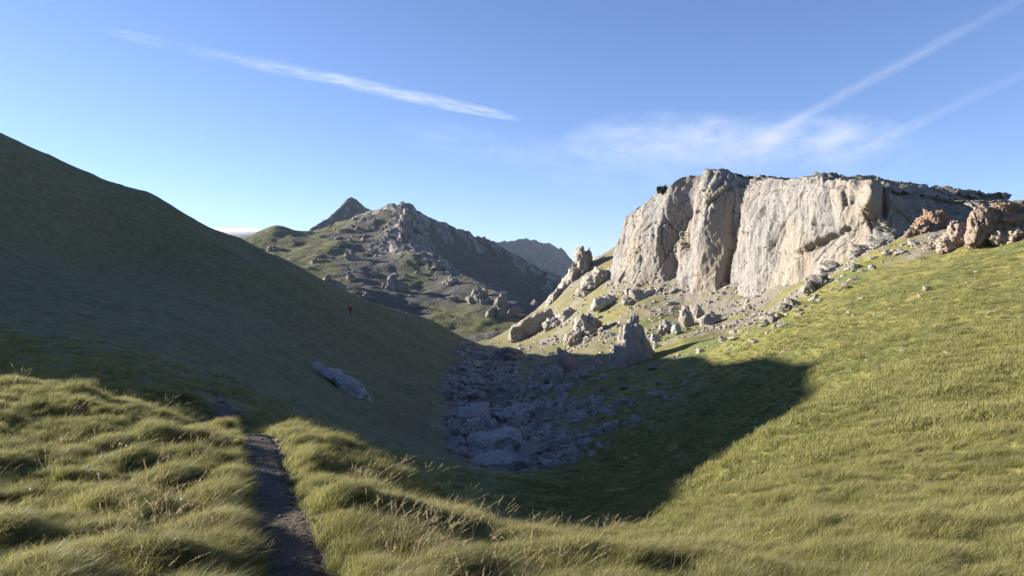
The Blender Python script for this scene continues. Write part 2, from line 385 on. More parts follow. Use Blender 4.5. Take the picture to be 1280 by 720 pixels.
# ------------------------------------------------------------------ boulders and crags
def lump(seed, planes=14, sub=4, stretch=(1,1,1), rough=.05, boxy=0.0, pyr=False):
    rs = np.random.RandomState(seed); v, f = ico(sub)
    nrm = rs.normal(size=(planes, 3)); nrm[:6] = nrm[:6]*boxy*.25 + np.array([[1,0,0],[-1,0,0],[0,1,0],[0,-1,0],[0,0,1],[0,0,-1]])*1.2 if boxy else nrm[:6]; nrm /= np.linalg.norm(nrm, axis=1)[:, None]; dd = rs.uniform(.62, 1.0, planes); dd[6:] = np.where(boxy > 0, dd[6:]*1.2, dd[6:])
    if pyr:                                             # a rough many-sided pyramid: steep sides meeting in an off-centre tip
        m = 6; az = np.arange(m)*math.tau/m + rs.uniform(-.4, .4, m); nz = rs.uniform(.22, .55, m)
        nrm = np.stack([np.cos(az)*np.sqrt(1-nz**2), np.sin(az)*np.sqrt(1-nz**2), nz], 1); dd = rs.uniform(.34, .5, m)
        nrm = np.concatenate([nrm, [[0, 0, -1.0]], rs.normal(size=(3, 3))*.25+[[0, -.8, .6], [-.8, 0, .6], [.7, -.4, .5]]]); nrm /= np.linalg.norm(nrm, axis=1)[:, None]; dd = np.r_[dd, .6, rs.uniform(.42, .62, 3)]
    dot = v @ nrm.T; rad = dd[None]/np.maximum(dot, .08)
    rad = np.minimum(rad, 1.25 if not pyr else 2.2); kk = 40.0
    r = -np.log(np.exp(-kk*rad).sum(1))/kk; r = np.clip(r, .25, 1.2 if not pyr else 1.9)
    p = v*r[:, None]
    o = rs.rand(3)*50
    fv, fe = facets(p*2.6+o, .8, .5); fv2, _ = facets(p*7+o, .9, .8)
    p = p*(1+rough*(fbm(p*2.2+o, 4)*1.3+1.3*fv+.55*fv2-.35*np.exp(-(fe/.06)**2))[:, None])
    return p*np.array(stretch), f
def rotm(rx, ry, rz): return np.array(Euler((rx, ry, rz)).to_matrix())
def merge(parts):
    vs, fs, k = [], [], 0
    for v, f in parts: vs.append(v); fs.append(f+k); k += len(v)
    return np.concatenate(vs), np.concatenate(fs)
def crag(seed, lumps, sub=4, rough=.10, boxy=0.0):
    """lumps: (x, y, z, sx, sy, sz, tilt_x, tilt_y, turn) in metres, one welded-looking rock mass"""
    out = []
    for i, (x, y, z, sx, sy, sz, a, b, c, *pyr) in enumerate(lumps):
        v, f = lump(seed*31+i, 13, sub, (1, 1, 1), rough, boxy, bool(pyr)); v = v*np.array((sx, sy, sz))
        v = v @ rotm(a, b, c).T + np.array((x, y, z))
        ov = facets(v/1.3+seed, .8, .6)[0]; v = v + (v-np.array((x, y, z)))/np.array((sx+sy+sz))*ov[:, None]*.35
        out.append((v, f))
    return merge(out)
boulder_me = [mesh('boulder', *lump(100+i, 11+i % 5, 4, (1, .72+.05*(i % 4), .6+.06*(i % 5)), .07), M_rock, True) for i in range(10)]
def sunny(me, m):
    me = me.copy(); me.materials.clear(); me.materials.append(m); return me
boulder_grey = [sunny(m, M_shade) for m in boulder_me]
def put(name, me, x, y, z, sc, rot, **props):
    o = obj(name, me, None, (x, y, z), kind='thing', **props); o.scale = sc if hasattr(sc, '__len__') else (sc,)*3; o.rotation_euler = rot; return o

rng = random.Random(4)

# ------------------------------------------------------------------ mountains
def hill_mesh(pts, bounds, step, lam, extra, lift=0):
    q = np.array(pts); t = TPS(q[:, :2]/100, q[:, 2], lam)
    xs = np.arange(bounds[0], bounds[1], step); ys = np.arange(bounds[2], bounds[3], step)
    Xg, Yg = np.meshgrid(xs, ys); x, y = Xg.ravel(), Yg.ravel()
    z0 = t(np.stack([x, y], 1)/100)
    z, attrs = extra(x, y, z0)
    return np.stack([x, y, z], 1), grid_faces(len(ys), len(xs)), attrs, t
n = N('mountain_turf'); co = n.n('NewGeometry').outputs['Position']
a1 = n.noise(co, .03, 5, .6); a2 = n.noise(co, .22, 6, .68); a3 = n.noise(co, 1.0, 5, .7)
g = n.mix(n.ramp(a2, .38, .6), (.055, .062, .022), (.115, .108, .045)); g = n.mix(n.math('MULTIPLY', n.ramp(a3, .5, .68), .5), g, (.22, .19, .12))
scr = n.mix(n.ramp(a3, .40, .62), (.060, .057, .048), (.118, .110, .090))
scr = n.mix(n.ramp(n.noise(co, .5, 5, .75), .60, .70), scr, (.22, .205, .175))
f = n.ramp(n.math('ADD', n.attr('scree'), n.math('MULTIPLY', n.math('SUBTRACT', a2, .5), 1.2)), .4, .6)
c = n.mix(f, g, scr)
rckc = n.mix(n.ramp(a2, .4, .62), (.105, .098, .088), (.26, .24, .21))
c = n.mix(n.ramp(n.math('ADD', n.attr('rock'), n.math('MULTIPLY', n.math('SUBTRACT', a2, .5), .9)), .42, .58), c, rckc)
M_mtn = n.end(c, .95, n.math('ADD', n.math('MULTIPLY', a3, .6), a2), .9, 1.2)
n = N('shade_toned_scree'); co = n.n('NewGeometry').outputs['Position']; a1 = n.noise(co, .02, 6, .7); a2 = n.noise(co, .12, 6, .7)
c = n.mix(n.ramp(a1, .4, .6), (.045, .047, .044), (.085, .080, .066)); c = n.mix(n.ramp(a2, .53, .66), c, (.19, .18, .165)); M_dark = n.end(c, .95, a2, .9, 3.0)  # peaks' shade put into the dark colour, sunlit streaks into the pale flecks

SP = [P(*p) for p in ((310,302,455),(330,288,455),(348,284,455),(368,293,462),(385,293,480),(420,290,490),(445,284,490),(468,264,482),(485,262,476),(510,258,470),(535,272,478),(560,282,490),(585,291,503),(610,301,520),(650,322,535),(690,344,540),(720,360,540),
    (505,285,448),(500,305,425),(530,318,408),(556,326,395),(580,346,370),(600,358,345),(628,372,325),(655,392,312),
    (340,320,400),(380,310,420),(430,300,430),(470,290,448),(340,300,430),(400,330,380),(440,325,390),(470,320,405),(410,350,350),(440,345,360),(480,345,372),(450,370,320),(500,360,350),(530,360,355),(520,390,318),(560,380,325),(590,385,315),(570,402,300),(600,412,290),(540,402,300),(620,420,280),(480,385,315),
    (535,298,464),(560,310,477),(585,321,488),(600,327,495),(620,341,502),(645,351,512),(660,366,515),(680,376,522),(620,362,474),(650,380,470),(600,352,455),(560,345,430),(600,372,400),(640,398,390),(690,410,380),(690,398,500),(720,400,480))]
SP += [(x+dx, y+dy, z-dz) for x, y, z in (P(*p) for p in ((510,258,470),(535,272,478),(560,282,490),(585,291,503),(610,301,520),(650,322,535),(690,344,540))) for dx, dy, dz in ((-4, 14, 5), (-10, 40, 22))]
SP += [(-190,430,10),(-230,440,-10),(-250,380,-30),(-170,360,0),(-130,300,-22),(-60,270,-28),(0,250,-30),(60,300,-28),(80,360,-24),(90,430,-15),(80,520,-10),(60,580,-5),(-20,560,10),(-100,580,15),(-180,540,5),(-220,580,-30),(0,640,-30),(-150,640,-30),(100,640,-40),(-280,500,-40)]
def ext(x, y, z):
    p = np.stack([x, y, 0*x], 1)
    d, s = polydist(x, y, [P(*q)[:2] for q in ((440,268,490),(510,258,470),(505,285,448),(500,305,425),(556,326,395),(600,358,345),(650,392,312))])
    d2, _ = polydist(x, y, [P(*q)[:2] for q in ((510,258,470),(560,282,490),(610,301,520),(690,344,540))])
    rkm = np.maximum((1-sm(3, 24, d+fbm(p/22, 4)*14))*sm(330, 420, y), (1-sm(2, 10, d2+fbm(p/15, 3)*8))*.8)
    out = sm(.5, .7, fbm(p/17+6, 4))*.4*sm(300, 330, y)
    rkm = np.clip(np.maximum(rkm, out), 0, 1)
    fv, _ = facets(np.stack([x, y, z], 1)/7.5, 1.0, .8); fv2, _ = facets(np.stack([x, y, z], 1)/3+5, .9, .8)
    z = z + fbm(p/40, 4)*2.4 + fbm(p/9+3, 3)*.5 + rkm*(fv*2.0+fv2*1.2 + .6) + ridged(p/24, 3)*.5
    gl, _ = polydist(x, y, [P(*q)[:2] for q in ((560,403,300),(600,412,290),(640,405,300))])
    left = 1-sm(-110, -70, x + (y-400)*.25)
    scr = np.clip(.75 - .75*left + .5*fbm(p/30+9, 4), 0, 1)*sm(3, 14, gl)
    return z, {'rock': rkm, 'scree': scr}
v, f, at, _mt = hill_mesh(SP, (-290, 120, 250, 640), .9, 2e-3, ext)
obj('mountain', mesh('mountain', v, f, M_mtn, True, at), kind='structure', label='rugged mountain with a sunlit left face and a dark right flank')

def ridge_mesh(ridge, bounds, step, slope, amp, sc_):
    """a sharp-crested hill: falls away steeply on both sides of a crest line"""
    xs = np.arange(bounds[0], bounds[1], step); ys = np.arange(bounds[2], bounds[3], step); Xg, Yg = np.meshgrid(xs, ys); x, y = Xg.ravel(), Yg.ravel()
    p = np.stack([x, y, 0*x], 1); wx, wy = x+fbm(p/sc_/1.3+4, 3)*amp*1.2, y+fbm(p/sc_/1.3+40, 3)*amp*1.2
    ridge = catmull(ridge, 6)
    rg_ = np.array(ridge); d, q = polydist(wx, wy, [tuple(a[:2]) for a in ridge]); acc = np.r_[0, np.cumsum(np.hypot(*np.diff(rg_[:, :2], axis=0).T))]
    z = np.interp(q, acc, rg_[:, 2]) - slope*np.maximum(d-1.0, 0) + slope*.25*np.maximum(d-amp*14, 0)
    fv, _ = facets(np.stack([x, y, z], 1)/(sc_*.35), .9, .6)
    z = z + (ridged(p/sc_, 5)-.6)*amp*sm(0, amp*5, d) + fv*amp*.55
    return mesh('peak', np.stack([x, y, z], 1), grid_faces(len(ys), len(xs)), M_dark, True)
y0 = 820
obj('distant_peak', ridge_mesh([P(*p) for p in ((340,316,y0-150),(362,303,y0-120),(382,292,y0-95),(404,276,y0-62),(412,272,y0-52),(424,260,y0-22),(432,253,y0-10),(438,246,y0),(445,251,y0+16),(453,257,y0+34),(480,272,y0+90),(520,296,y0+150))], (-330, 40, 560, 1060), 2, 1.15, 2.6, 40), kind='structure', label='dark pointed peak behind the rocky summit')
y0 = 1900
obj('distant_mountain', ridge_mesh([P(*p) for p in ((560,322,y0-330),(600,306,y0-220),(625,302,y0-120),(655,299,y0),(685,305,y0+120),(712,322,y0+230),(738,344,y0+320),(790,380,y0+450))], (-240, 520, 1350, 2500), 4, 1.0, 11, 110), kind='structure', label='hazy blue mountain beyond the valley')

# ------------------------------------------------------------------ rocks of the place
def on(u, v, yg, lo=.55, hi=1.7):
    """the spot on the ground met by the sight line through (u, v), nearest to yg metres ahead"""
    ys = yg*np.linspace(lo, hi, 500); xs = (u-640)/F*ys
    e = (360-F*ground_z(xs, ys, False)/ys) - v
    cr = np.where(e[:-1]*e[1:] <= 0)[0]
    k = cr[np.argmin(np.abs(ys[cr]-yg))] if len(cr) else np.argmin(np.abs(e))
    y = ys[k]; x = xs[k]
    return x, y, gz(x, y)
def add_crag(name, seed, lumps, base, mat, label, category, group=None, sub=4, rough=.12, rz=0, boxy=0.0):
    v, f = crag(seed, lumps, sub, rough, boxy)
    o = obj(name, mesh(name, v, f, mat, True), None, base, label=label, category=category, kind='thing')
    o.rotation_euler.z = rz
    if group: o['group'] = group
    return o
# the tall fin below the cliff, its knob, and neighbours
b = on(788, 452, 105); k = b[1]/1000
add_crag('rock_pinnacle', 3, [(0,0,12*k, 46*k,38*k,74*k, 0,.0,.3,1), (-8*k,-4*k,8*k, 34*k,30*k,58*k, 0,.10,1.2,1), (12*k,2*k,6*k, 40*k,32*k,46*k, 0,-.08,2.1,1), (4*k,0,51*k, 6*k,6*k,12*k, 0,.1,.5), (-22*k,-4*k,-2*k, 15*k,13*k,22*k,.1,.1,0,1)], b, M_rock,
         'tall jagged limestone fin standing on the slope at the shadow edge', 'rock pinnacle', sub=5, rough=.11)
b = P(722, 350, 203); k = .203
add_crag('rock_outcrop', 11, [((u-722)*k, dy, (350-v)*k, a*k, 13*k, c*k, 0, t, q) for u, v, dy, a, c, t, q in (
    (728,330,0,8,22,.12,0),(724,345,1,13,26,.3,.3),(738,342,4,13,24,.1,.6),(714,352,-1,10,20,.5,.1),(704,362,-2,9,19,.6,.4),(694,374,-3,9,15,.6,0),(712,372,2,14,18,.5,.5),(736,360,6,15,20,.3,.2),(750,335,10,11,14,.2,.5),(686,384,-3,8,9,.5,.3),(722,318,0,5,10,.2,.1),(733,320,1,4.5,9,0,.4),(756,326,14,9,8,0,.2))], b, M_rock,
         'pale jagged rock spur leaning up left of the cliff foot', 'rock outcrop', sub=5, rough=.14)
b = on(662, 420, 190); k = b[1]/1000
add_crag('rock_block', 17, [(-12*k,0,4*k, 13*k,13*k,15*k, 0,.1,.1), (4*k,2*k,12*k, 24*k,13*k,15*k, 0,-.42,.0), (18*k,4*k,20*k, 19*k,12*k,12*k, 0,-.5,0),(-18*k,-2*k,0*k,8*k,10*k,12*k,0,0,.5)], b, M_rock,
         'long brown rock block ending the slope beside the gully mouth', 'rock block', sub=5, rough=.09, boxy=1.0)
b = on(725, 428, 150); k = b[1]/1000
add_crag('rock_slab', 23, [(-10*k,0,4*k, 12*k,14*k,13*k, .2,.6,0), (3*k,4*k,18*k, 14*k,16*k,14*k, .2,.5,.4), (14*k,10*k,26*k, 14*k,14*k,9*k, .2,.3,0)], b, M_rock,
         'low pale slab breaking out of the dry slope left of the pinnacle', 'rock slab', sub=5)
b = on(757, 384, 165); k = b[1]/1000
add_crag('rock_outcrop', 29, [(-8*k,0,3*k, 9*k,9*k,9*k, 0,.3,0), (3*k,4*k,6*k, 9*k,9*k,8*k, .2,.2,.4), (14*k,8*k,9*k, 8*k,8*k,7*k, .2,.3,0),(24*k,6*k,5*k,6*k,6*k,6*k,0,0,0)], b, M_shade,
         'dark broken rocks on the tan slope under the left buttress', 'rock outcrop')
for (u, v, yg, w, h, lab, sd, m) in ((857,407,128,15,24,'upright split boulder leaning against the foot of the pillar',41,M_rock),(871,402,128,18,22,'blocky tan boulder at the foot of the pillar',42,M_rock),(885,405,128,26,14,'flat white boulder at the right end of the boulder row',43,M_rock),
        (845,418,118,13,13,'rounded grey boulder in the shade right of the pinnacle',44,M_shade),(830,418,116,14,17,'round pale boulder touching the pinnacle',45,M_rock),(818,428,112,11,12,'small grey boulder tucked behind the pinnacle',46,M_shade),
        (710,470,104,17,38,'tawny pointed boulder standing in the shaded hollow',47,M_pink),(692,478,104,22,24,'blue grey slab beside the tawny boulder in shade',48,M_shade),
        (768,458,104,6,8,'little pale stone at the foot of the pinnacle',49,M_rock)):
    b = on(u, v, yg); k = b[1]/1000
    add_crag('boulder', sd, [(0,0,h*.35*k, w*.62*k,w*.55*k,h*.62*k, .1,.15,sd), (w*.25*k,2*k,h*.15*k, w*.4*k,w*.4*k,h*.4*k, .2,-.2,.4)], b, m, lab, 'boulder', sub=4)
for (u, v, yg, sd, lab, L_) in ((752,352,190,111,'pale rock rib stepping down from the left foot of the cliff',((-10,-4,14,11),(2,4,13,13),(14,11,12,12),(-20,-12,10,8))),(700,402,172,112,'low pale rib breaking the dry slope above the brown rock block',((-9,-5,11,9),(4,3,12,10),(14,9,8,7))),
        (800,372,145,113,'broken grey rib on the slope under the left buttress',((-12,-6,10,7),(0,0,12,9),(12,5,10,8),(22,10,7,6)))):
    b = on(u, v, yg); k = b[1]/1000
    add_crag('rock_outcrop', sd, [(dx*k, dx*.1*k, dz*k, a*k, a*k, c*k, .2, .45, dx) for dx, dz, a, c in L_], b, M_rock, lab, 'rock outcrop', sub=4, rough=.16)
# the pale slab lying on the left hillside
b = on(428, 482, 66); k = b[1]/1000
add_crag('rock_slab', 53, [(-20*k,4*k,16*k, 23*k,30*k,16*k, -.4,.5,.1), (2*k,0,1*k, 34*k,30*k,15*k, -.4,.62,.05), (22*k,-3*k,-14*k, 24*k,24*k,13*k, -.35,.62,0), (-30*k,6*k,24*k,11*k,16*k,9*k,-.3,.3,.4)], (b[0],b[1],b[2]-.5), M_slab,
         'bluish rock slab lying alone on the shaded left hillside', 'rock slab', sub=5, rough=.06)
# big slabs of the gully floor
for (u, v, yg, w, h, lab, sd) in ((622,560,72,44,24,'broadest pale slab on the floor of the shaded gully',61),(592,520,84,26,24,'tilted slab at the left edge of the gully floor',62),(590,470,120,16,14,'pale slab on the upper left rim of the gully',63),
        (600,445,150,18,13,'grey slab at the gully head below the spur',64),(640,448,140,26,15,'wide dark slab at the top of the gully',65),(650,520,86,24,22,'humped rock in the middle of the gully',66),(668,566,70,18,16,'blocky rock at the right foot of the gully floor',67),
        (612,580,64,26,14,'low cracked slab at the lower end of the gully',68),(702,552,72,14,10,'white stone pair on the right bank of the gully',69),(640,580,64,22,12,'jointed slab at the very bottom of the gully',70)):
    b = on(u, v, yg); k = b[1]/1000
    add_crag('rock_slab', sd, [(0,0,h*.02*k, w*k*.85,w*k*1.1,h*k*.62, .25,.25,sd), (-w*.45*k,3*k,-1*k, w*.5*k,w*.6*k,h*.55*k, .1,.3,.4), (w*.4*k,-3*k,-2*k, w*.45*k,w*.5*k,h*.5*k, .2,-.1,.9)], b, M_slab if sd in (61,62,66,68,70) else M_shade, lab, 'rock slab', sub=4, rough=.14)
# rusty and pink rocks at the right end of the cliff
b = on(1168, 288, 92); k = b[1]/1000
add_crag('rusty_crag', 71, [(-16*k,0,5*k, 13*k,13*k,14*k, 0,.2,0), (-2*k,2*k,10*k, 13*k,14*k,15*k, 0,.1,.6), (12*k,4*k,8*k, 12*k,12*k,11*k, .1,0,.2), (-27*k,-3*k,-3*k, 10*k,11*k,10*k, 0,.4,0),(6*k,0,19*k,7*k,7*k,8*k,0,.2,.3),(28*k,6*k,4*k,12*k,12*k,8*k,0,0,0)], b, M_red,
         'rusty brown lumpy crag at the right end of the grey cliff', 'crag', sub=5, rough=.24)
b = on(1250, 300, 80); k = b[1]/1000
add_crag('rusty_crag', 73, [(-30*k,0,14*k, 9*k,14*k,20*k, 0,.15,0), (-24*k,0,28*k, 9*k,14*k,18*k, 0,.1,.3), (-8*k,6*k,22*k, 18*k,18*k,19*k, 0,0,.3), (8*k,6*k,30*k, 20*k,18*k,15*k, .0,0,.2), (34*k,8*k,24*k, 24*k,18*k,20*k, 0,0,0),(2*k,0,42*k,13*k,10*k,7*k,0,.1,.4),(18*k,4*k,43*k,9*k,9*k,6*k,0,0,.2)], b, M_red,
         'rusty brown crag with orange tip cut by the right edge of the view', 'crag', sub=5, rough=.20, boxy=.9)
for (u, v, yg, w, h, lab, sd) in ((1196,308,78,26,26,'pink crumbling outcrop left of the orange tipped crag',75),(1226,304,77,18,34,'pink rib running down from the orange tipped crag',76),(1262,300,75,26,18,'pale pink rocks under the orange tipped crag',77),(1168,312,82,12,10,'small pink rock lump under the rusty crag',78)):
    b = on(u, v, yg); k = b[1]/1000
    add_crag('eroded_outcrop', sd, [(0,0,h*.2*k, w*.7*k,w*.6*k,h*.7*k, .2,.2,sd), (-w*.5*k,0,0, w*.5*k,w*.4*k,h*.5*k, .2,.3,.4), (w*.5*k,2*k,h*.2*k, w*.5*k,w*.45*k,h*.6*k, .2,-.2,.9)], b, M_pink, lab, 'outcrop', sub=5, rough=.20)
for (u, v, yg, w, h, lab, sd) in ((1112,302,93,30,17,'smooth grey shelf rock where the cliff meets the grass',81),(1078,318,92,20,13,'grey block under the hanging buttress of the cliff',82),(1042,340,92,22,14,'pale block with a dark hollow on the cliff foot',83),(1022,360,92,24,18,'white slab sloping down along the cliff foot',84),(992,385,95,18,12,'white pointed stone at the low end of the cliff foot',85),(965,402,98,16,10,'flat pale stone under the grass ledge',86)):
    b = on(u, v, yg); k = b[1]/1000
    add_crag('cliff_foot_rock', sd, [(0,0,h*.3*k, w*.7*k,w*.6*k,h*.7*k, .1,-.35,sd*.1), (-w*.5*k,-1*k,-h*.1*k, w*.5*k,w*.5*k,h*.5*k, .1,-.3,.4)], b, M_cliff, lab, 'rock', sub=4, rough=.10)
# the little stone on the skyline of the left hill
b = on(189, 249, 125); add_crag('skyline_stone', 91, [(0,0,.2, .65,.6,.75, 0,.1,0),(.5,.2,0,.5,.4,.35,0,0,0)], b, M_shade, 'small dark stone on the skyline of the left hill', 'stone').scale = (.55,)*3
# crags of the mountain across the valley
mz = None
def on_m(u, v, yg):
    ys = np.linspace(yg*.7, yg*1.3, 300); xs = (u-640)/F*ys
    z = _mt(np.stack([xs, ys], 1)/100); e = (360-F*z/ys)-v
    cr = np.where(e[:-1]*e[1:] <= 0)[0]; k = cr[np.argmin(np.abs(ys[cr]-yg))] if len(cr) else np.argmin(np.abs(e))
    return xs[k], ys[k], z[k]
def mcrag(u, v, yg, w, h, sd, lab, spiky=1.0):
    b = on_m(u, v, yg); k = b[1]/1000
    rs = np.random.RandomState(sd); L = [(0,0,h*.22*k, w*.62*k,w*.6*k,h*.50*k, 0,.12,sd,1)]; pk = rs.uniform(-.15,.2)
    for i in range(13):
        t = rs.rand()**1.5; a = pk*t + rs.uniform(-.62,.62)*(1-t)*1.05
        s_ = rs.uniform(.16,.30)*(1.1-.5*t); L.append((a*w*k, rs.uniform(-.35,.25)*w*k*(1-t), h*k*(t*.70-.02), w*k*s_, w*k*s_, h*k*s_*rs.uniform(.9,1.5), rs.uniform(-.4,.4), rs.uniform(-.3,.5), rs.rand()*3) + ((1,) if i % 2 else ()))
    add_crag('mountain_crag', sd, L, b, M_far, lab, 'crag', sub=3, rough=.22)
for a in ((512,285,470,26,32,201,'bright summit crag of the mountain across the valley'),(488,278,478,20,18,202,'pale blocky crag left of the bright summit'),(462,272,482,16,8,203,'leftmost crag of the rocky summit ridge'),
    (502,305,430,14,28,204,'steep rib of rock below the bright summit'),(482,300,440,16,12,205,'broken rocks halfway up the sunny mountain face'),
    (440,325,392,18,16,206,'spiky crag on the crest of the middle shoulder'),(437,352,362,12,22,207,'pale upright tower on the lower shoulder'),(413,362,352,26,24,208,'broad dark crag just above the left hill skyline'),(490,362,352,24,28,209,'tall crag with a long shadow on the scree'),
    (470,345,372,16,10,210,'low rock band left of the tall crag'),(392,330,385,14,9,211,'small outcrop on the green shoulder'),(372,338,385,10,9,212,'little grey outcrop near the left hill skyline'),(365,305,430,16,7,213,'flat outcrop under the grassy knob'),(345,312,420,18,7,214,'dark ledge left under the grassy knob'),
    (565,356,365,20,14,215,'cluster of grey rocks on the dark scree edge'),(599,378,335,24,30,216,'rounded grey crag left of the ragged tower'),(628,398,312,28,42,217,'ragged tower above the green hollow'),(645,402,305,20,14,218,'low shaded shoulder of the ragged tower'),
    (572,402,300,9,9,219,'lone boulder on the green patch of the valley floor'),(584,404,298,9,4,220,'flat stone beside the lone valley boulder'),(515,384,322,20,8,221,'low rocks at the bottom of the scree'),(545,335,400,16,8,222,'pale stones on top of the scree slope'),(455,372,335,18,8,223,'scattered rocks above the hillside in the saddle'),
    (425,300,440,14,6,224,'thin rock ledge below the pointed peak'),(530,322,412,22,10,225,'rock step between summit and scree')):
    mcrag(*a)
def mrubble(n, seed):
    rs = np.random.RandomState(seed); v0, f0 = ico(1); vs, fs = [], []
    u = rs.uniform(310, 680, n); v = rs.uniform(255, 405, n); dens = np.exp(-(((u-490)/75)**2+((v-295)/38)**2))+.10*np.exp(-(((u-560)/120)**2+((v-370)/30)**2))+.03
    k = rs.rand(n) < dens; u, v = u[k], v[k]; yy = np.linspace(290, 560, 320)
    for i in range(len(u)):
        xs = (u[i]-640)/F*yy; z = _mt(np.stack([xs, yy], 1)/100); e = (360-F*z/yy)-v[i]; cr = np.where(e[:-1]*e[1:] <= 0)[0]
        if not len(cr): continue
        j = cr[0]; s = (.5+2.6*rs.rand()**3.5)
        vs.append(v0*(s*rs.uniform(.55, 1.0, (len(v0), 1))*rs.uniform(.6, 1.2, 3)) + (xs[j], yy[j], z[j]+s*.3)); fs.append(f0+len(fs)*len(v0))
    obj('scree', mesh('scree', np.concatenate(vs), np.concatenate(fs), M_far, False), kind='stuff', label='pale broken rock strewn over the sunlit mountain face')
mrubble(1700, 77)
# loose stones ------------------------------------------------------
def scatter(n, name, meshes, label, group, cat, poly, yr, size, seed, flat=.75):
    """single stones strewn over the ground inside an outline given as seen from the camera"""
    rs = random.Random(seed); pts = []
    for _ in range(60*n):
        if len(pts) >= n: break
        u = rs.uniform(min(p[0] for p in poly), max(p[0] for p in poly)); v = rs.uniform(min(p[1] for p in poly), max(p[1] for p in poly))
        ins = False
        for (x0, y0), (x1, y1) in zip(poly, poly[1:]+poly[:1]):
            if (y0 > v) != (y1 > v) and u < (x1-x0)*(v-y0)/(y1-y0)+x0: ins = not ins
        if ins: pts.append((u, v))
    for i, (u, v) in enumerate(pts):
        yg = yr(u, v); x, y, z = on(u, v, yg, .6, 1.5)
        s = size(rs)*y/1000
        put(name, meshes[rs.randrange(len(meshes))], x, y, z+s*.12, (s*rs.uniform(.8,1.25), s*rs.uniform(.8,1.2), s*rs.uniform(.7,1.1)*flat), (rs.uniform(-.4,.4), rs.uniform(-.4,.4), rs.uniform(0, 6.3)), label=label, group=group, category=cat)
sz = lambda a, b, p=2.2: (lambda rs: a+(b-a)*rs.random()**p)
def gully_y(u, v): return float(np.interp(v, (435, 470, 520, 580), (160, 118, 84, 60)))
boulder_pale = [sunny(m, M_slab) for m in boulder_me]
scatter(60, 'boulder', boulder_pale, 'pale boulder heaped round the big slabs of the gully floor', 'pale boulders on the gully floor', 'boulder', [(572,500),(620,500),(700,555),(695,582),(600,580),(572,530)], lambda u, v: float(np.interp(v, (500,540,580), (92,74,60))), sz(2.5,12), 28, .6)
scatter(80, 'boulder', boulder_grey, 'grey boulder among the jumbled rocks of the shaded gully', 'boulders in the shaded gully', 'boulder', [(572,445),(640,430),(690,455),(715,500),(712,560),(690,582),(600,578),(572,520),(578,480)], gully_y, sz(2.5,11), 21)
def slope_y(u, v): return float(np.interp(u, (680, 760, 850, 950, 1050, 1150, 1280), (150, 130, 115, 96, 88, 84, 74)))
scatter(112, 'stone', boulder_me, 'pale stone in the scree band running up to the cliff foot', 'pale stones in the scree band under the cliff', 'stone', [(862,440),(900,445),(960,420),(1040,372),(1120,325),(1180,308),(1130,300),(1060,335),(1000,372),(955,396),(905,412)], slope_y, sz(1.8,9), 22)
scatter(45, 'boulder', boulder_me, 'fallen block lying against the foot of the left buttress', 'fallen blocks along the left foot of the cliff', 'boulder', [(765,345),(800,352),(845,356),(860,388),(905,392),(900,402),(850,402),(820,372),(765,362)], lambda u, v: float(np.interp(u, (765,800,850,905), (172,158,142,128))), sz(1.5,8), 29, .8)
scatter(46, 'stone', boulder_me, 'small pale stone on the dry tan slope under the cliff', 'stones on the dry slope under the cliff', 'stone', [(690,425),(760,365),(845,365),(870,400),(820,450),(700,440)], lambda u, v: float(np.interp(v, (350,400,450), (172,140,108))), sz(1.3,5), 23)
scatter(40, 'stone', boulder_grey, 'shaded stone on the slope right of the gully', 'stones on the shaded slope right of the gully', 'stone', [(700,460),(880,460),(860,490),(760,520),(715,540)], lambda u, v: float(np.interp(v, (455,500,540), (98,76,64))), sz(2,9), 24, .6)
scatter(75, 'stone', boulder_me, 'little pale stone half hidden in the sunny grass slope', 'little stones in the sunny grass slope', 'stone', [(950,440),(1060,380),(1180,320),(1278,310),(1278,480),(1120,470),(1030,450)], lambda u, v: float(np.interp(v, (310,360,400,480), (74,60,48,28))), sz(1.5,4.6), 25, .6)
scatter(14, 'stone', boulder_grey, 'little grey stone on the shaded left hillside', 'little stones on the shaded left hillside', 'stone', [(150,330),(300,330),(520,420),(500,470),(330,470),(120,430)], lambda u, v: float(np.interp(v, (330,400,470), (115,90,60))), sz(1.2,3), 26, .6)
for u, v, yg, s, lab in ((1160,362,62,9,'pale split stone alone in the upper grass slope'),(1152,372,60,6,'small pale stone under the split stone on the grass'),(1130,436,42,5,'white stone sticking out of the middle grass slope'),(1184,438,40,5,'slanted white stone near the dark soil patches'),
        (1093,414,48,5,'small rounded stone in the green slope'),(980,440,62,6,'low stone at the tip of the big shadow'),(1236,392,38,5,'stone half sunk in grass near the right edge'),(868,470,80,8,'bluish stone inside the upper edge of the shadow'),(945,428,66,9,'pale stone pair above the big shadow'),(1010,404,68,4,'tiny pale stone above the middle of the grass slope'),(932,470,60,5,'flat stone just inside the big shadow')):
    x, y, z = on(u, v, yg); s2 = s*y/1000
    put('stone', boulder_me[(u+v) % 10], x, y, z+s2*.05, (s2, s2*.8, s2*.55), (.2, -.3, u), label=lab, category='stone')
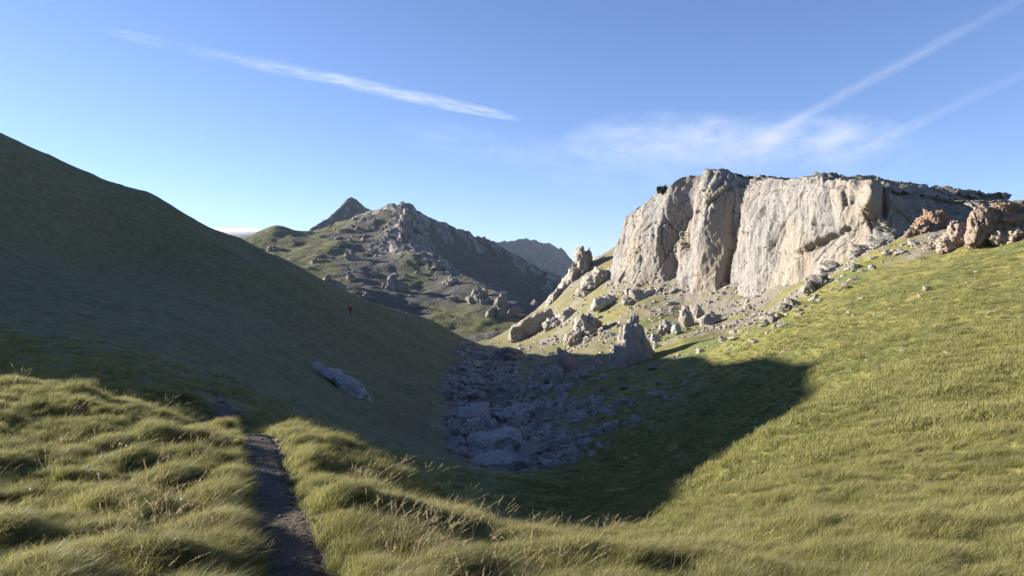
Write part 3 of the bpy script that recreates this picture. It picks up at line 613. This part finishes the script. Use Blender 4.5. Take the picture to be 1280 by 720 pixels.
# small rubble nobody could count
def rubble(n, reg, yr, size, seed, name, mat, label):
    rs = np.random.RandomState(seed); v0, f0 = ico(1); vs, fs = [], []
    u = rs.uniform(reg[0], reg[2], n); v = rs.uniform(reg[1], reg[3], n)
    y = yr(u, v)*rs.uniform(.85, 1.18, n); x = (u-640)/F*y
    rk, sc = masks(x, y); keep = rs.rand(n) < np.clip(sc*1.1+rk, 0, 1)*sm(.25, .75, .5+fbm(np.stack([x, y, 0*x], 1)/5, 3)); x, y = x[keep], y[keep]; z = ground_z(x, y)
    for i in range(len(x)):
        s = (size[0]+(size[1]-size[0])*rs.rand()**3); d = s*rs.uniform(.5, 1.0, (len(v0), 1))*rs.uniform(.6, 1.1, 3)
        vs.append(v0*d + (x[i], y[i], z[i]+s*.15)); fs.append(f0+i*len(v0))
    obj(name, mesh(name, np.concatenate(vs), np.concatenate(fs), mat, False), kind='stuff', label=label)
rubble(9000, (690,335,960,470), lambda u, v: np.interp(v, (340,400,450,470), (180,140,108,98)), (.10,.55), 31, 'scree', M_rock, 'fine pale scree over the dry slope')
rubble(5000, (860,300,1290,460), lambda u, v: np.interp(u, (860,950,1050,1150,1280), (110,96,90,86,76)), (.06,.36), 33, 'scree', M_rock, 'fine pale scree along the cliff foot')
rubble(13000, (560,430,800,590), lambda u, v: np.interp(v, (435,470,520,580), (160,118,84,60)), (.10,.75), 32, 'rubble', M_shade, 'grey rubble between the boulders of the gully')
rs = np.random.RandomState(91); v0, f0 = ico(1); vs, fs = [], []
for i in range(500):
    q = PATH[rs.randint(20, len(PATH)-1)]; x, y = q+rs.normal(size=2)*(.16 if i % 3 else .3); s = .006+.028*rs.rand()**4
    vs.append(v0*s*rs.uniform(.6, 1.1, (len(v0), 1))*np.array((1, 1, .7)) + (x, y, 0)); fs.append(f0+i*len(v0))
vs = np.concatenate(vs); nn = len(v0); cz = ground_z(vs.reshape(-1, nn, 3)[:, :, 0].mean(1), vs.reshape(-1, nn, 3)[:, :, 1].mean(1))+.02; vs[:, 2] += np.repeat(cz, nn)
obj('pebbles', mesh('pebbles', vs, np.concatenate(fs), M_rock, False), kind='stuff', label='loose pebbles on the trodden path')
# dark shrubs on the brow of the cliff
M_leaf = N('dark_leaf').end((.035, .045, .02), .8)
def shrub(u, v, y, w, h, seed, lab):
    rs = np.random.RandomState(seed); k = y/1000; x, _, z = P(u, v, y); n = 260
    c = rs.normal(size=(n, 3)); c /= np.linalg.norm(c, axis=1)[:, None]; c *= (rs.rand(n, 1)**.4); c = c*np.array((w*k, w*k*.8, h*k)) + (0, 0, h*k*.6)
    c += .2*w*k*np.sin(c*5/(w*k))*rs.rand(n, 1)
    a = rs.normal(size=(n, 3))*.28; b_ = rs.normal(size=(n, 3))*.28
    vs = np.stack([c-a, c+b_, c+a, c-b_], 1).reshape(-1, 3); fs = np.arange(4*n).reshape(-1, 4)
    r = bpy.data.objects.new('shrub', None); C.objects.link(r); r.location = (x, y, z); r['kind'] = 'thing'; r['label'] = lab; r['category'] = 'shrub'
    obj('foliage', mesh('foliage', vs, fs, M_leaf, False), r)
    st = []
    for i in range(5):
        t = rs.normal(size=2)*w*k*.4; p = np.array([[.06*math.cos(q), .06*math.sin(q), -.5] for q in (0, 2.1, 4.2)]); q = p*.4+(t[0], t[1], h*k*.8+.5)
        st.append((np.concatenate([p, q]), np.array([[0,1,4,3],[1,2,5,4],[2,0,3,5]])))
    obj('stem', mesh('stem', *merge(st), M_path, False), r)
shrub(828, 238, 157, 6, 1.5, 1, 'dark leafy shrub on the left brow of the cliff')
# ------------------------------------------------------------------ grass
n = N('grass_blade')
tint = n.n('Attribute', attribute_name='tint', attribute_type='INSTANCER').outputs['Fac']; hh = n.attr('h'); bl = n.attr('b')
c = n.mix(n.ramp(n.math('ADD', tint, n.math('MULTIPLY', n.math('SUBTRACT', bl, .5), 1.0)), .05, .95), (.108, .122, .028), (.295, .278, .095))
c = n.mix(n.math('MULTIPLY', n.ramp(hh, .35, 1.0), .6), c, (.37, .325, .145))
d = n.n('BsdfPrincipled', {'Roughness': .55, 'Specular IOR Level': .25, 'Base Color': c}); tr = n.n('BsdfTranslucent', {'Color': c})
ms = n.n('MixShader', {0: .48, 1: d, 2: tr}); n.t.links.new(ms.outputs[0], n.out.inputs[0]); M_blade = n.m
n = N('seed_head_straw'); bl = n.attr('b')
c = n.mix(bl, (.30, .24, .13), (.42, .34, .21)); d = n.n('BsdfDiffuse', {'Color': c}); tr = n.n('BsdfTranslucent', {'Color': c})
ms = n.n('MixShader', {0: .45, 1: d, 2: tr}); n.t.links.new(ms.outputs[0], n.out.inputs[0]); M_straw = n.m

def blades(rs, n, rad, lmin, lmax, wid, lean, droop, seg=4):
    """n curved blades as flat strips"""
    V, Fc, H, B = [], [], [], []; k = 0
    for i in range(n):
        a = rs.rand()*6.283; r = rad*math.sqrt(rs.rand()); bx, by = r*math.cos(a), r*math.sin(a)
        L = rs.uniform(lmin, lmax); a2 = rs.rand()*6.283; s = rs.uniform(.1, .55)
        dx, dy = math.cos(a2)*s+lean[0], math.sin(a2)*s+lean[1]
        pa = rs.rand()*3.14; wx, wy = math.cos(pa)*wid, math.sin(pa)*wid; q = rs.rand(); dr = droop*rs.uniform(.5, 1.3)
        for j in range(seg+1):
            t = j/seg; cx = bx+dx*L*t*t*.9+dx*L*t*.25; cy = by+dy*L*t*t*.9+dy*L*t*.25; cz = L*(t-dr*t*t*.55)-.02
            ww = (1-t**1.7)*.5+.04
            V += [(cx-wx*ww, cy-wy*ww, cz), (cx+wx*ww, cy+wy*ww, cz)]; H += [t, t]; B += [q, q]
            if j < seg: Fc.append((k+2*j, k+2*j+1, k+2*j+3, k+2*j+2))
        k += 2*(seg+1)
    return V, Fc, H, B
def tuft_object(i, kind):
    rs = np.random.RandomState(500+i)
    if kind == 'turf': V, Fc, H, B = blades(rs, 75, .09, .07, .18, .0042, (.28, -.10), .5)
    elif kind == 'long': V, Fc, H, B = blades(rs, 80, .11, .15, .34, .0042, (.55, -.16), .8, 5)
    elif kind == 'wide': V, Fc, H, B = blades(rs, 70, .24, .07, .19, .011, (.25, -.08), .55, 3)
    else:
        V, Fc, H, B = blades(rs, 9, .14, .34, .56, .0022, (.42, -.05), .25, 5)
        nb = len(V)//9
        for b_ in range(9):                                  # a feathery head along the tip of every stalk
            p0 = np.array(V[b_*12+8]); p1 = np.array(V[b_*12+10]); ax = (p1-p0); ax /= np.linalg.norm(ax); q = rs.rand()
            for s_ in range(26):
                t = s_/26; base = p0+(p1-p0)*(t*1.05-.1); dv = rs.normal(size=3)*.35+ax; dv /= np.linalg.norm(dv); l = .020*(1-.5*t); sd_ = np.cross(dv, rs.normal(size=3)); sd_ /= np.linalg.norm(sd_)
                k = len(V); V += [tuple(base), tuple(base+dv*l*.5+sd_*.0026), tuple(base+dv*l), tuple(base+dv*l*.5-sd_*.0026)]; Fc.append((k, k+1, k+2, k+3)); H += [1]*4; B += [q]*4
    me = mesh('grass_tuft', V, Fc, M_straw if kind == 'seed' else M_blade, True, {'h': H, 'b': B})
    return bpy.data.objects.new('grass_tuft', me)
def tuft_collection(kind, n):
    c = bpy.data.collections.new('tufts_'+kind)
    for i in range(n): c.objects.link(tuft_object(i+{'turf':0,'long':20,'seed':40,'wide':60}[kind], kind))
    return c
def sow(name, coll, n, x, y, z, tint, scl, rot, label):
    me = bpy.data.meshes.new(name); me.vertices.add(len(x)); me.vertices.foreach_set('co', np.stack([x, y, z], 1).astype(np.float32).ravel())
    rs = np.random.RandomState(len(x))
    for k, typ, a in (('tint', 'FLOAT', tint), ('scl', 'FLOAT', scl)): me.attributes.new(k, typ, 'POINT').data.foreach_set('value', a.astype(np.float32))
    me.attributes.new('idx', 'INT', 'POINT').data.foreach_set('value', rs.randint(0, n, len(x)).astype(np.int32))
    me.attributes.new('rot', 'FLOAT_VECTOR', 'POINT').data.foreach_set('vector', rot.astype(np.float32).ravel())
    o = obj(name, me, kind='stuff', label=label)
    g = bpy.data.node_groups.new(name, 'GeometryNodeTree'); g.interface.new_socket('Geometry', in_out='INPUT', socket_type='NodeSocketGeometry'); g.interface.new_socket('Geometry', in_out='OUTPUT', socket_type='NodeSocketGeometry')
    N_ = g.nodes.new; gi, go = N_('NodeGroupInput'), N_('NodeGroupOutput'); ci = N_('GeometryNodeCollectionInfo'); ci.inputs[0].default_value = coll; ci.inputs[1].default_value = True; ci.inputs[2].default_value = True
    ip = N_('GeometryNodeInstanceOnPoints'); ip.inputs['Pick Instance'].default_value = True
    def na(k, t):
        q = N_('GeometryNodeInputNamedAttribute'); q.data_type = t; q.inputs[0].default_value = k; return q.outputs[0]
    ln = g.links.new
    ln(gi.outputs[0], ip.inputs['Points']); ln(ci.outputs[0], ip.inputs['Instance']); ln(na('idx', 'INT'), ip.inputs['Instance Index'])
    er = N_('FunctionNodeEulerToRotation'); ln(na('rot', 'FLOAT_VECTOR'), er.inputs[0]); ln(er.outputs[0], ip.inputs['Rotation'])
    ln(na('scl', 'FLOAT'), ip.inputs['Scale']); ln(ip.outputs[0], go.inputs[0])
    o.modifiers.new('sown', 'NODES').node_group = g
    return o
def zone(n, r0, r1, a0, a1, seed, per=1.0):
    rs = np.random.RandomState(seed); r = np.sqrt(r0*r0+(r1*r1-r0*r0)*rs.rand(n)) if per == 2 else r0*np.exp(rs.rand(n)*math.log(r1/r0))
    a = R(a0)+(R(a1)-R(a0))*rs.rand(n); return r*np.sin(a), r*np.cos(a), rs
def keep_grass(x, y, rs, edge=.20):
    pd, _ = polydist(x, y, PATH); rk, sc = masks(x, y)
    return (rs.rand(len(x)) > soil(x, y)*1.4) & (pd > edge+rs.rand(len(x))*.12) & (rs.rand(len(x)) > rk*2) & (rs.rand(len(x)) > sc*.96)
def attrs(x, y, rs):
    p = np.stack([x, y, 0*x], 1); hum = np.abs(fbm(p*np.array((1, 1.15, 1))/.95+40, 3))
    tint = np.clip(.36 + .42*fbm(p/4.5+60, 3) + .55*fbm(p/.8+30, 2) + rs.normal(size=len(x))*.14, 0, 1)
    rot = np.stack([rs.normal(size=len(x))*.12, rs.normal(size=len(x))*.12, rs.normal(size=len(x))*.55], 1)
    return hum, tint, rot
ctf, clg, csd, cwd = tuft_collection('turf', 8), tuft_collection('long', 6), tuft_collection('seed', 6), tuft_collection('wide', 8)
# close turf
x, y, rs = zone(54000, 2.2, 19, -42, 42, 1, 1.4); k = keep_grass(x, y, rs); x, y = x[k], y[k]; hum, ti, ro = attrs(x, y, rs)
sow('grass', ctf, 8, x, y, ground_z(x, y), ti, .45+.70*hum+rs.rand(len(x))*.25, ro, 'short wind-combed grass on the near saddle')
# long tussock grass, mostly on the left bank and along the path
x, y, rs = zone(22000, 2.4, 16, -42, 42, 2, 1.4); k = keep_grass(x, y, rs, .26); x, y = x[k], y[k]; hum, ti, ro = attrs(x, y, rs)
pd, _ = polydist(x, y, PATH); left = sm(.3, .9, -x-.27*y)
pr = np.clip(.16+.6*left+.75*(1-sm(.4, 1.5, pd)), 0, 1)*sm(.12, .42, hum+.25*rs.rand(len(x))); k = rs.rand(len(x)) < pr; x, y, hum, ti, ro = x[k], y[k], hum[k], ti[k], ro[k]
sow('tussock_grass', clg, 6, x, y, ground_z(x, y), np.clip(ti+.06, 0, 1), .45+.38*hum+rs.rand(len(x))*.20, ro, 'long swept tussock grass beside the path')
# straw seed heads
x, y, rs = zone(2100, 2.6, 20, -42, 42, 3, 1.4); k = keep_grass(x, y, rs, .45); x, y = x[k], y[k]; hum, ti, ro = attrs(x, y, rs)
p = np.stack([x, y, 0*x], 1); pd, _ = polydist(x, y, PATH); k = rs.rand(len(x)) < np.clip(-.05+.9*fbm(p/1.7+80, 2)+.45*(1-sm(.5, 1.8, pd)), .01, .8)*(1-.72*sm(-.5,2,x)); x, y, ro, ti = x[k], y[k], ro[k], ti[k]
sow('seeding_grass', csd, 6, x, y, ground_z(x, y), ti,   .5+rs.rand(len(x))*.38, ro, 'thin straw coloured grass stalks with feathery heads')
# coarser tufts farther up the slopes
x, y, rs = zone(62000, 14, 95, -36, 40, 4, 1.4); pz = np.clip(.22*(1-sm(22, 50, y))+.9*sm(-2, 8, x), 0, 1)*(1-.7*sm(60, 95, np.hypot(x, y))); k = keep_grass(x, y, rs, .5) & (rs.rand(len(x)) < pz); x, y = x[k], y[k]; hum, ti, ro = attrs(x, y, rs)
r = np.hypot(x, y); dr_ = sm(13, 20, y)*(1-sm(-5, 2, x)); sow('slope_grass', cwd, 8, x, y, ground_z(x, y), np.clip(ti+.04+.30*dr_, 0, 1), (.35+1.35*hum+rs.rand(len(x))*.3)*(.75+.55*sm(14, 70, r)), ro, 'tufted grass of the valley slopes')

# white seed clocks on the left bank
M_stalk = N('green_stalk').end((.12, .13, .05), .7); M_fluff = N('white_fluff').end((.62, .56, .45), .95)
for i, (u, v, y, hgt) in enumerate(((123,606,6.4,.30),(152,580,7.3,.34),(157,578,7.3,.36),(148,584,7.2,.30),(48,607,6.5,.22),(110,610,6.5,.26),(102,560,8.0,.26),(240,640,5.9,.30),(30,516,10,.30),(22,512,10.2,.28))):
    x = (u-640)/F*y; z = gz(x, y); r_ = bpy.data.objects.new('seed_clock', None); C.objects.link(r_); r_.location = (x, y, z)
    r_['label'] = 'white round seed head on a thin stalk in the left grass'; r_['category'] = 'flower'; r_['kind'] = 'thing'; r_['group'] = 'white seed heads in the left grass'
    V, Fc, H, B = blades(np.random.RandomState(i), 1, 0, hgt, hgt+.01, .004, (.1, 0), .1, 5)
    V2 = [(a+.0, b, c) for a, b, c in V]+[(a, b+.003, c) for a, b, c in V]; obj('stalk', mesh('stalk', V2, Fc+[tuple(q+len(V) for q in f) for f in Fc], M_stalk), r_)
    hv, hf = ico(2); rsx = np.random.RandomState(i); obj('seed_head', mesh('seed_head', hv*.011*(1+.25*rsx.rand(len(hv), 1))+np.array(V[-1]), hf, M_fluff, False), r_)
# ------------------------------------------------------------------ the walker on the far trail
def skin(name, verts, edges, radii, mat, parent, sub=2):
    me = bpy.data.meshes.new(name); me.from_pydata(verts, edges, []); me.materials.append(mat)
    o = obj(name, me, parent); m = o.modifiers.new('skin', 'SKIN'); m.use_smooth_shade = True
    sv = me.skin_vertices[0].data if me.skin_vertices else None
    if sv is None:
        bpy.context.view_layer.objects.active = o
        me.attributes  # layer is made with the modifier
    for i, r in enumerate(radii):
        me.skin_vertices[0].data[i].radius = r if isinstance(r, tuple) else (r, r)
        me.skin_vertices[0].data[i].use_root = (i == 0)
    s = o.modifiers.new('smooth', 'SUBSURF'); s.levels = s.render_levels = sub
    return o
px_, py_, pz_ = on(438, 393.5, 118)
per = bpy.data.objects.new('person', None); C.objects.link(per); per.location = (px_, py_, pz_); per.rotation_euler.z = R(-25)
per['label'] = 'hiker in a red orange jacket on the faint trail across the shaded hillside'; per['category'] = 'person'; per['kind'] = 'thing'
M_skin = N('skin').end((.45, .28, .20), .6); M_jacket = N('red_jacket').end((.75, .09, .035), .7); M_trouser = N('dark_trousers').end((.03, .032, .04), .85); M_hair = N('dark_hair').end((.03, .02, .014), .6); M_boot = N('boot').end((.05, .035, .025), .7)
# x right, y forward (away), z up; mid-stride, left foot ahead
BV = [(0,0,.95),(0,.02,1.12),(0,.05,1.30),(0,.06,1.44),(0,.07,1.52),(0,.09,1.62),(0,.10,1.70),
      (-.10,.01,.90),(-.11,.17,.50),(-.11,.16,.08),(-.11,.28,.03),
      (.10,-.01,.90),(.11,-.06,.50),(.11,-.32,.12),(.11,-.24,.03),
      (-.19,.05,1.40),(-.24,-.06,1.14),(-.23,.04,.92),(-.225,.10,.83),
      (.19,.05,1.40),(.24,.10,1.14),(.22,.30,1.02),(.215,.38,.98)]
BE = [(0,1),(1,2),(2,3),(3,4),(4,5),(5,6),(0,7),(7,8),(8,9),(9,10),(0,11),(11,12),(12,13),(13,14),(3,15),(15,16),(16,17),(17,18),(3,19),(19,20),(20,21),(21,22)]
BR = [(.15,.11),(.14,.10),(.16,.11),(.12,.09),.055,.095,.075,.09,.06,.045,.04,.09,.06,.045,.04,.06,.045,.035,.035,.06,.045,.035,.035]
skin('body', BV, BE, BR, M_skin, per)
ji = [0,1,2,3,15,16,17,19,20,21]; mp = {a: i for i, a in enumerate(ji)}
skin('jacket', [BV[i] for i in ji], [(mp[a], mp[b]) for a, b in BE if a in mp and b in mp], [(.20,.15),(.185,.14),(.20,.145),(.15,.11),.08,.065,.055,.08,.065,.055], M_jacket, per)
ti_ = [0,7,8,9,11,12,13]; mp = {a: i for i, a in enumerate(ti_)}
skin('trousers', [BV[i] for i in ti_], [(mp[a], mp[b]) for a, b in BE if a in mp and b in mp], [(.18,.13),.115,.08,.065,.115,.08,.065], M_trouser, per)
skin('hair', [(0,.06,1.66),(0,.085,1.735),(0,.13,1.745)], [(0,1),(1,2)], [.09,.09,.05], M_hair, per)
for a, b in ((9,10),(13,14)): skin('boot', [BV[a],BV[b]], [(0,1)], [.06,.05], M_boot, per, 2)
# ------------------------------------------------------------------ vapour trails and thin cloud, high above
def vapour(name, ends, rad, dens, taper, wav, seed, label, cat, group=None, z_rot=True, stretch=6.0, thr=(.40, .68), an=.25):
    """a long body of thin ice cloud between two far points; its own axes: x along, y across, z up; density falls off from its core"""
    a, b = (Vector(p) for p in ends); d = b-a; Ln = d.length; xa = d.normalized(); ya = Vector((0, 0, 1)).cross(xa).normalized(); za = xa.cross(ya)
    v, f = ico(4); half = Ln/2*1.02
    me = mesh(name, v*np.array((half, rad[0], rad[1])), f, None)
    o = obj(name, me, label=label, category=cat, kind='thing')
    if group: o['group'] = group
    o.matrix_world = Matrix.Translation((a+b)/2) @ Matrix((xa, ya, za)).transposed().to_4x4()
    n = N(name); tc = n.n('TexCoord').outputs['Object']
    nrm = n.n('Mapping', {'Vector': tc, 'Scale': (1/half, 1/rad[0], 1/rad[1])}).outputs[0]
    sp = n.n('SeparateXYZ', {0: nrm}); s_, y_, z_ = sp.outputs
    big = n.n('TexNoise', {'Vector': n.n('Mapping', {'Vector': nrm, 'Scale': (wav, 0, 0), 'Location': (seed, 0, 0)}).outputs[0], 'Scale': 1.0, 'Detail': 3.0}).outputs[0]
    zc = n.math('SUBTRACT', z_, n.math('MULTIPLY', n.math('SUBTRACT', big, .5), .5))
    rad2 = n.math('ADD', n.math('MULTIPLY', y_, y_), n.math('MULTIPLY', zc, zc))
    core = n.math('POWER', n.math('MAXIMUM', n.math('SUBTRACT', 1.0, n.math('MULTIPLY', rad2, 1.1)), 0.0), 2.2)
    fine = n.n('TexNoise', {'Vector': n.n('Mapping', {'Vector': nrm, 'Scale': (half/rad[1]/stretch, 1.2, 1.2), 'Location': (seed*3.1, 1, 2), 'Rotation': (0, .22, 0)}).outputs[0], 'Scale': 1.9, 'Detail': 7.0, 'Roughness': .68}).outputs[0]
    br = n.ramp(fine, *thr)
    tp = n.n('ValToRGB', {0: n.math('MULTIPLY_ADD', s_, .5, .5)}); cr = tp.color_ramp
    cr.elements[0].position, cr.elements[0].color = taper[0][0], (*[taper[0][1]]*3, 1); cr.elements[1].position, cr.elements[1].color = taper[-1][0], (*[taper[-1][1]]*3, 1)
    for q, val in taper[1:-1]:
        e = cr.elements.new(q); e.color = (val, val, val, 1)
    den = n.math('MULTIPLY', n.math('MULTIPLY', core, br), n.math('MULTIPLY', tp.outputs[0], dens))
    vol = n.n('VolumePrincipled', {'Color': (1, 1, 1, 1), 'Density': den, 'Anisotropy': an})
    n.t.links.new(vol.outputs[0], n.out.inputs[1]); me.materials.append(n.m)
    return o
T3 = 'thin vapour trails across the blue sky'
vapour('vapour_trail', (P(120,36,24000), P(655,150,27000)), (330, 290), .0032, ((0,0),(.08,.20),(.17,.02),(.30,.16),(.42,.40),(.62,.85),(.85,1),(.95,.7),(1,0)), 3.0, 1.3, 'white vapour trail slanting down the left half of the sky', 'vapour trail', T3)
vapour('vapour_trail', (P(955,172,26000), P(1300,-14,21000)), (260, 260), .0013, ((0,.3),(.1,.9),(.6,.8),(.8,.45),(1,.35)), 4.0, 4.1, 'straight vapour trail rising to the top right corner', 'vapour trail', T3, thr=(.34,.68))
vapour('vapour_trail', (P(1080,185,26000), P(1310,78,22000)), (260, 260), .0014, ((0,.9),(.2,.9),(.5,.4),(1,.2)), 3.0, 7.7, 'faint lower vapour trail right of the cirrus above the cliff', 'vapour trail', T3, thr=(.34,.68))
vapour('cirrus_cloud', (P(700,176,27000), P(1130,176,26000)), (3400, 1000), .00036, ((0,0),(.1,.35),(.35,.8),(.6,1),(.85,.9),(1,0)), 2.0, 2.2, 'soft white cirrus wisp drifting above the cliff', 'cloud', 'thin high clouds', stretch=2.2)
vapour('cirrus_cloud', (P(470,160,27000), P(800,215,27000)), (1600, 900), .00010, ((0,0),(.3,.8),(.6,.8),(1,0)), 2.0, 5.2, 'faint veil of cirrus under the left vapour trail', 'cloud', 'thin high clouds', stretch=2.2)
vapour('cumulus_cloud', (P(240,299,30000), P(345,297,30000)), (1200, 420), .02, ((0,0),(.2,1),(.8,1),(1,0)), 2.0, 9.2, 'bright white cloud peeping between the left hill and the mountain', 'cloud', thr=(.2,.4), stretch=1.5)
vapour('cirrus_cloud', (P(640,205,28000), P(1240,190,27000)), (4000, 1500), .00009, ((0,0),(.3,.8),(.7,.8),(1,0)), 2.0, 8.4, 'pale broad cirrus veil spreading just over the cliff top', 'cloud', 'thin high clouds', stretch=2.0)
# ------------------------------------------------------------------ light, sky, camera
HAZE = .00006
SUN_EL, SUN_AZ = R(17.0), R(-75.0)         # azimuth measured from straight ahead, negative to the left
sd = Vector((math.sin(SUN_AZ)*math.cos(SUN_EL), math.cos(SUN_AZ)*math.cos(SUN_EL), math.sin(SUN_EL)))
L = bpy.data.lights.new('sun', 'SUN'); L.energy = 5.0; L.angle = R(.53); L.color = (1, .93, .82)
so = bpy.data.objects.new('sun', L); C.objects.link(so); so.rotation_euler = sd.to_track_quat('Z', 'Y').to_euler()
w = bpy.data.worlds.new('World'); bpy.context.scene.world = w; w.use_nodes = True
t = w.node_tree; t.nodes.clear()
sk = t.nodes.new('ShaderNodeTexSky'); sk.sky_type = 'NISHITA'; sk.sun_disc = False; sk.sun_elevation = SUN_EL; sk.sun_rotation = SUN_AZ
sk.altitude = 2200; sk.air_density = 1.0; sk.dust_density = 1.0; sk.ozone_density = 3.0
bg = t.nodes.new('ShaderNodeBackground'); bg.inputs[1].default_value = .067
ow = t.nodes.new('ShaderNodeOutputWorld'); mx = t.nodes.new('ShaderNodeMix'); mx.data_type = 'RGBA'; mx.blend_type = 'MULTIPLY'; mx.inputs[0].default_value = 1; mx.inputs[7].default_value = (.89, .865, 1.0, 1)
t.links.new(sk.outputs[0], mx.inputs[6]); t.links.new(mx.outputs[2], bg.inputs[0]); t.links.new(bg.outputs[0], ow.inputs[0])

hb_, hf_ = np.array([(x, y, z) for x in (-2750, 2750) for y in (-2750, 2750) for z in (-330, 150)], float), np.array([(0,1,3,2),(4,6,7,5),(0,4,5,1),(2,3,7,6),(0,2,6,4),(1,5,7,3)])
n = N('air'); vp = n.n('VolumePrincipled', {'Color': (.66, .80, 1, 1), 'Density': HAZE, 'Anisotropy': .2}); n.t.links.new(vp.outputs[0], n.out.inputs[1])
if HAZE: obj('haze', mesh('haze', hb_, hf_, n.m, False), kind='stuff', label='thin blue mountain haze filling the valley')
cam = bpy.data.cameras.new('camera'); cam.sensor_width = 36; cam.lens = 36*F/1280; cam.clip_start = .05; cam.clip_end = 90000
co_ = bpy.data.objects.new('camera', cam); C.objects.link(co_); co_.rotation_euler = (R(90), 0, 0)
sc_ = bpy.context.scene; sc_.camera = co_
sc_.render.engine = 'CYCLES'
vs = sc_.view_settings; vs.view_transform = 'Standard'; vs.look = 'None'; vs.exposure = 1.7; vs.gamma = 1; vs.use_curve_mapping = False
sc_.cycles.max_bounces = 6; sc_.cycles.diffuse_bounces = 3; sc_.cycles.transparent_max_bounces = 16; sc_.cycles.use_denoising = True
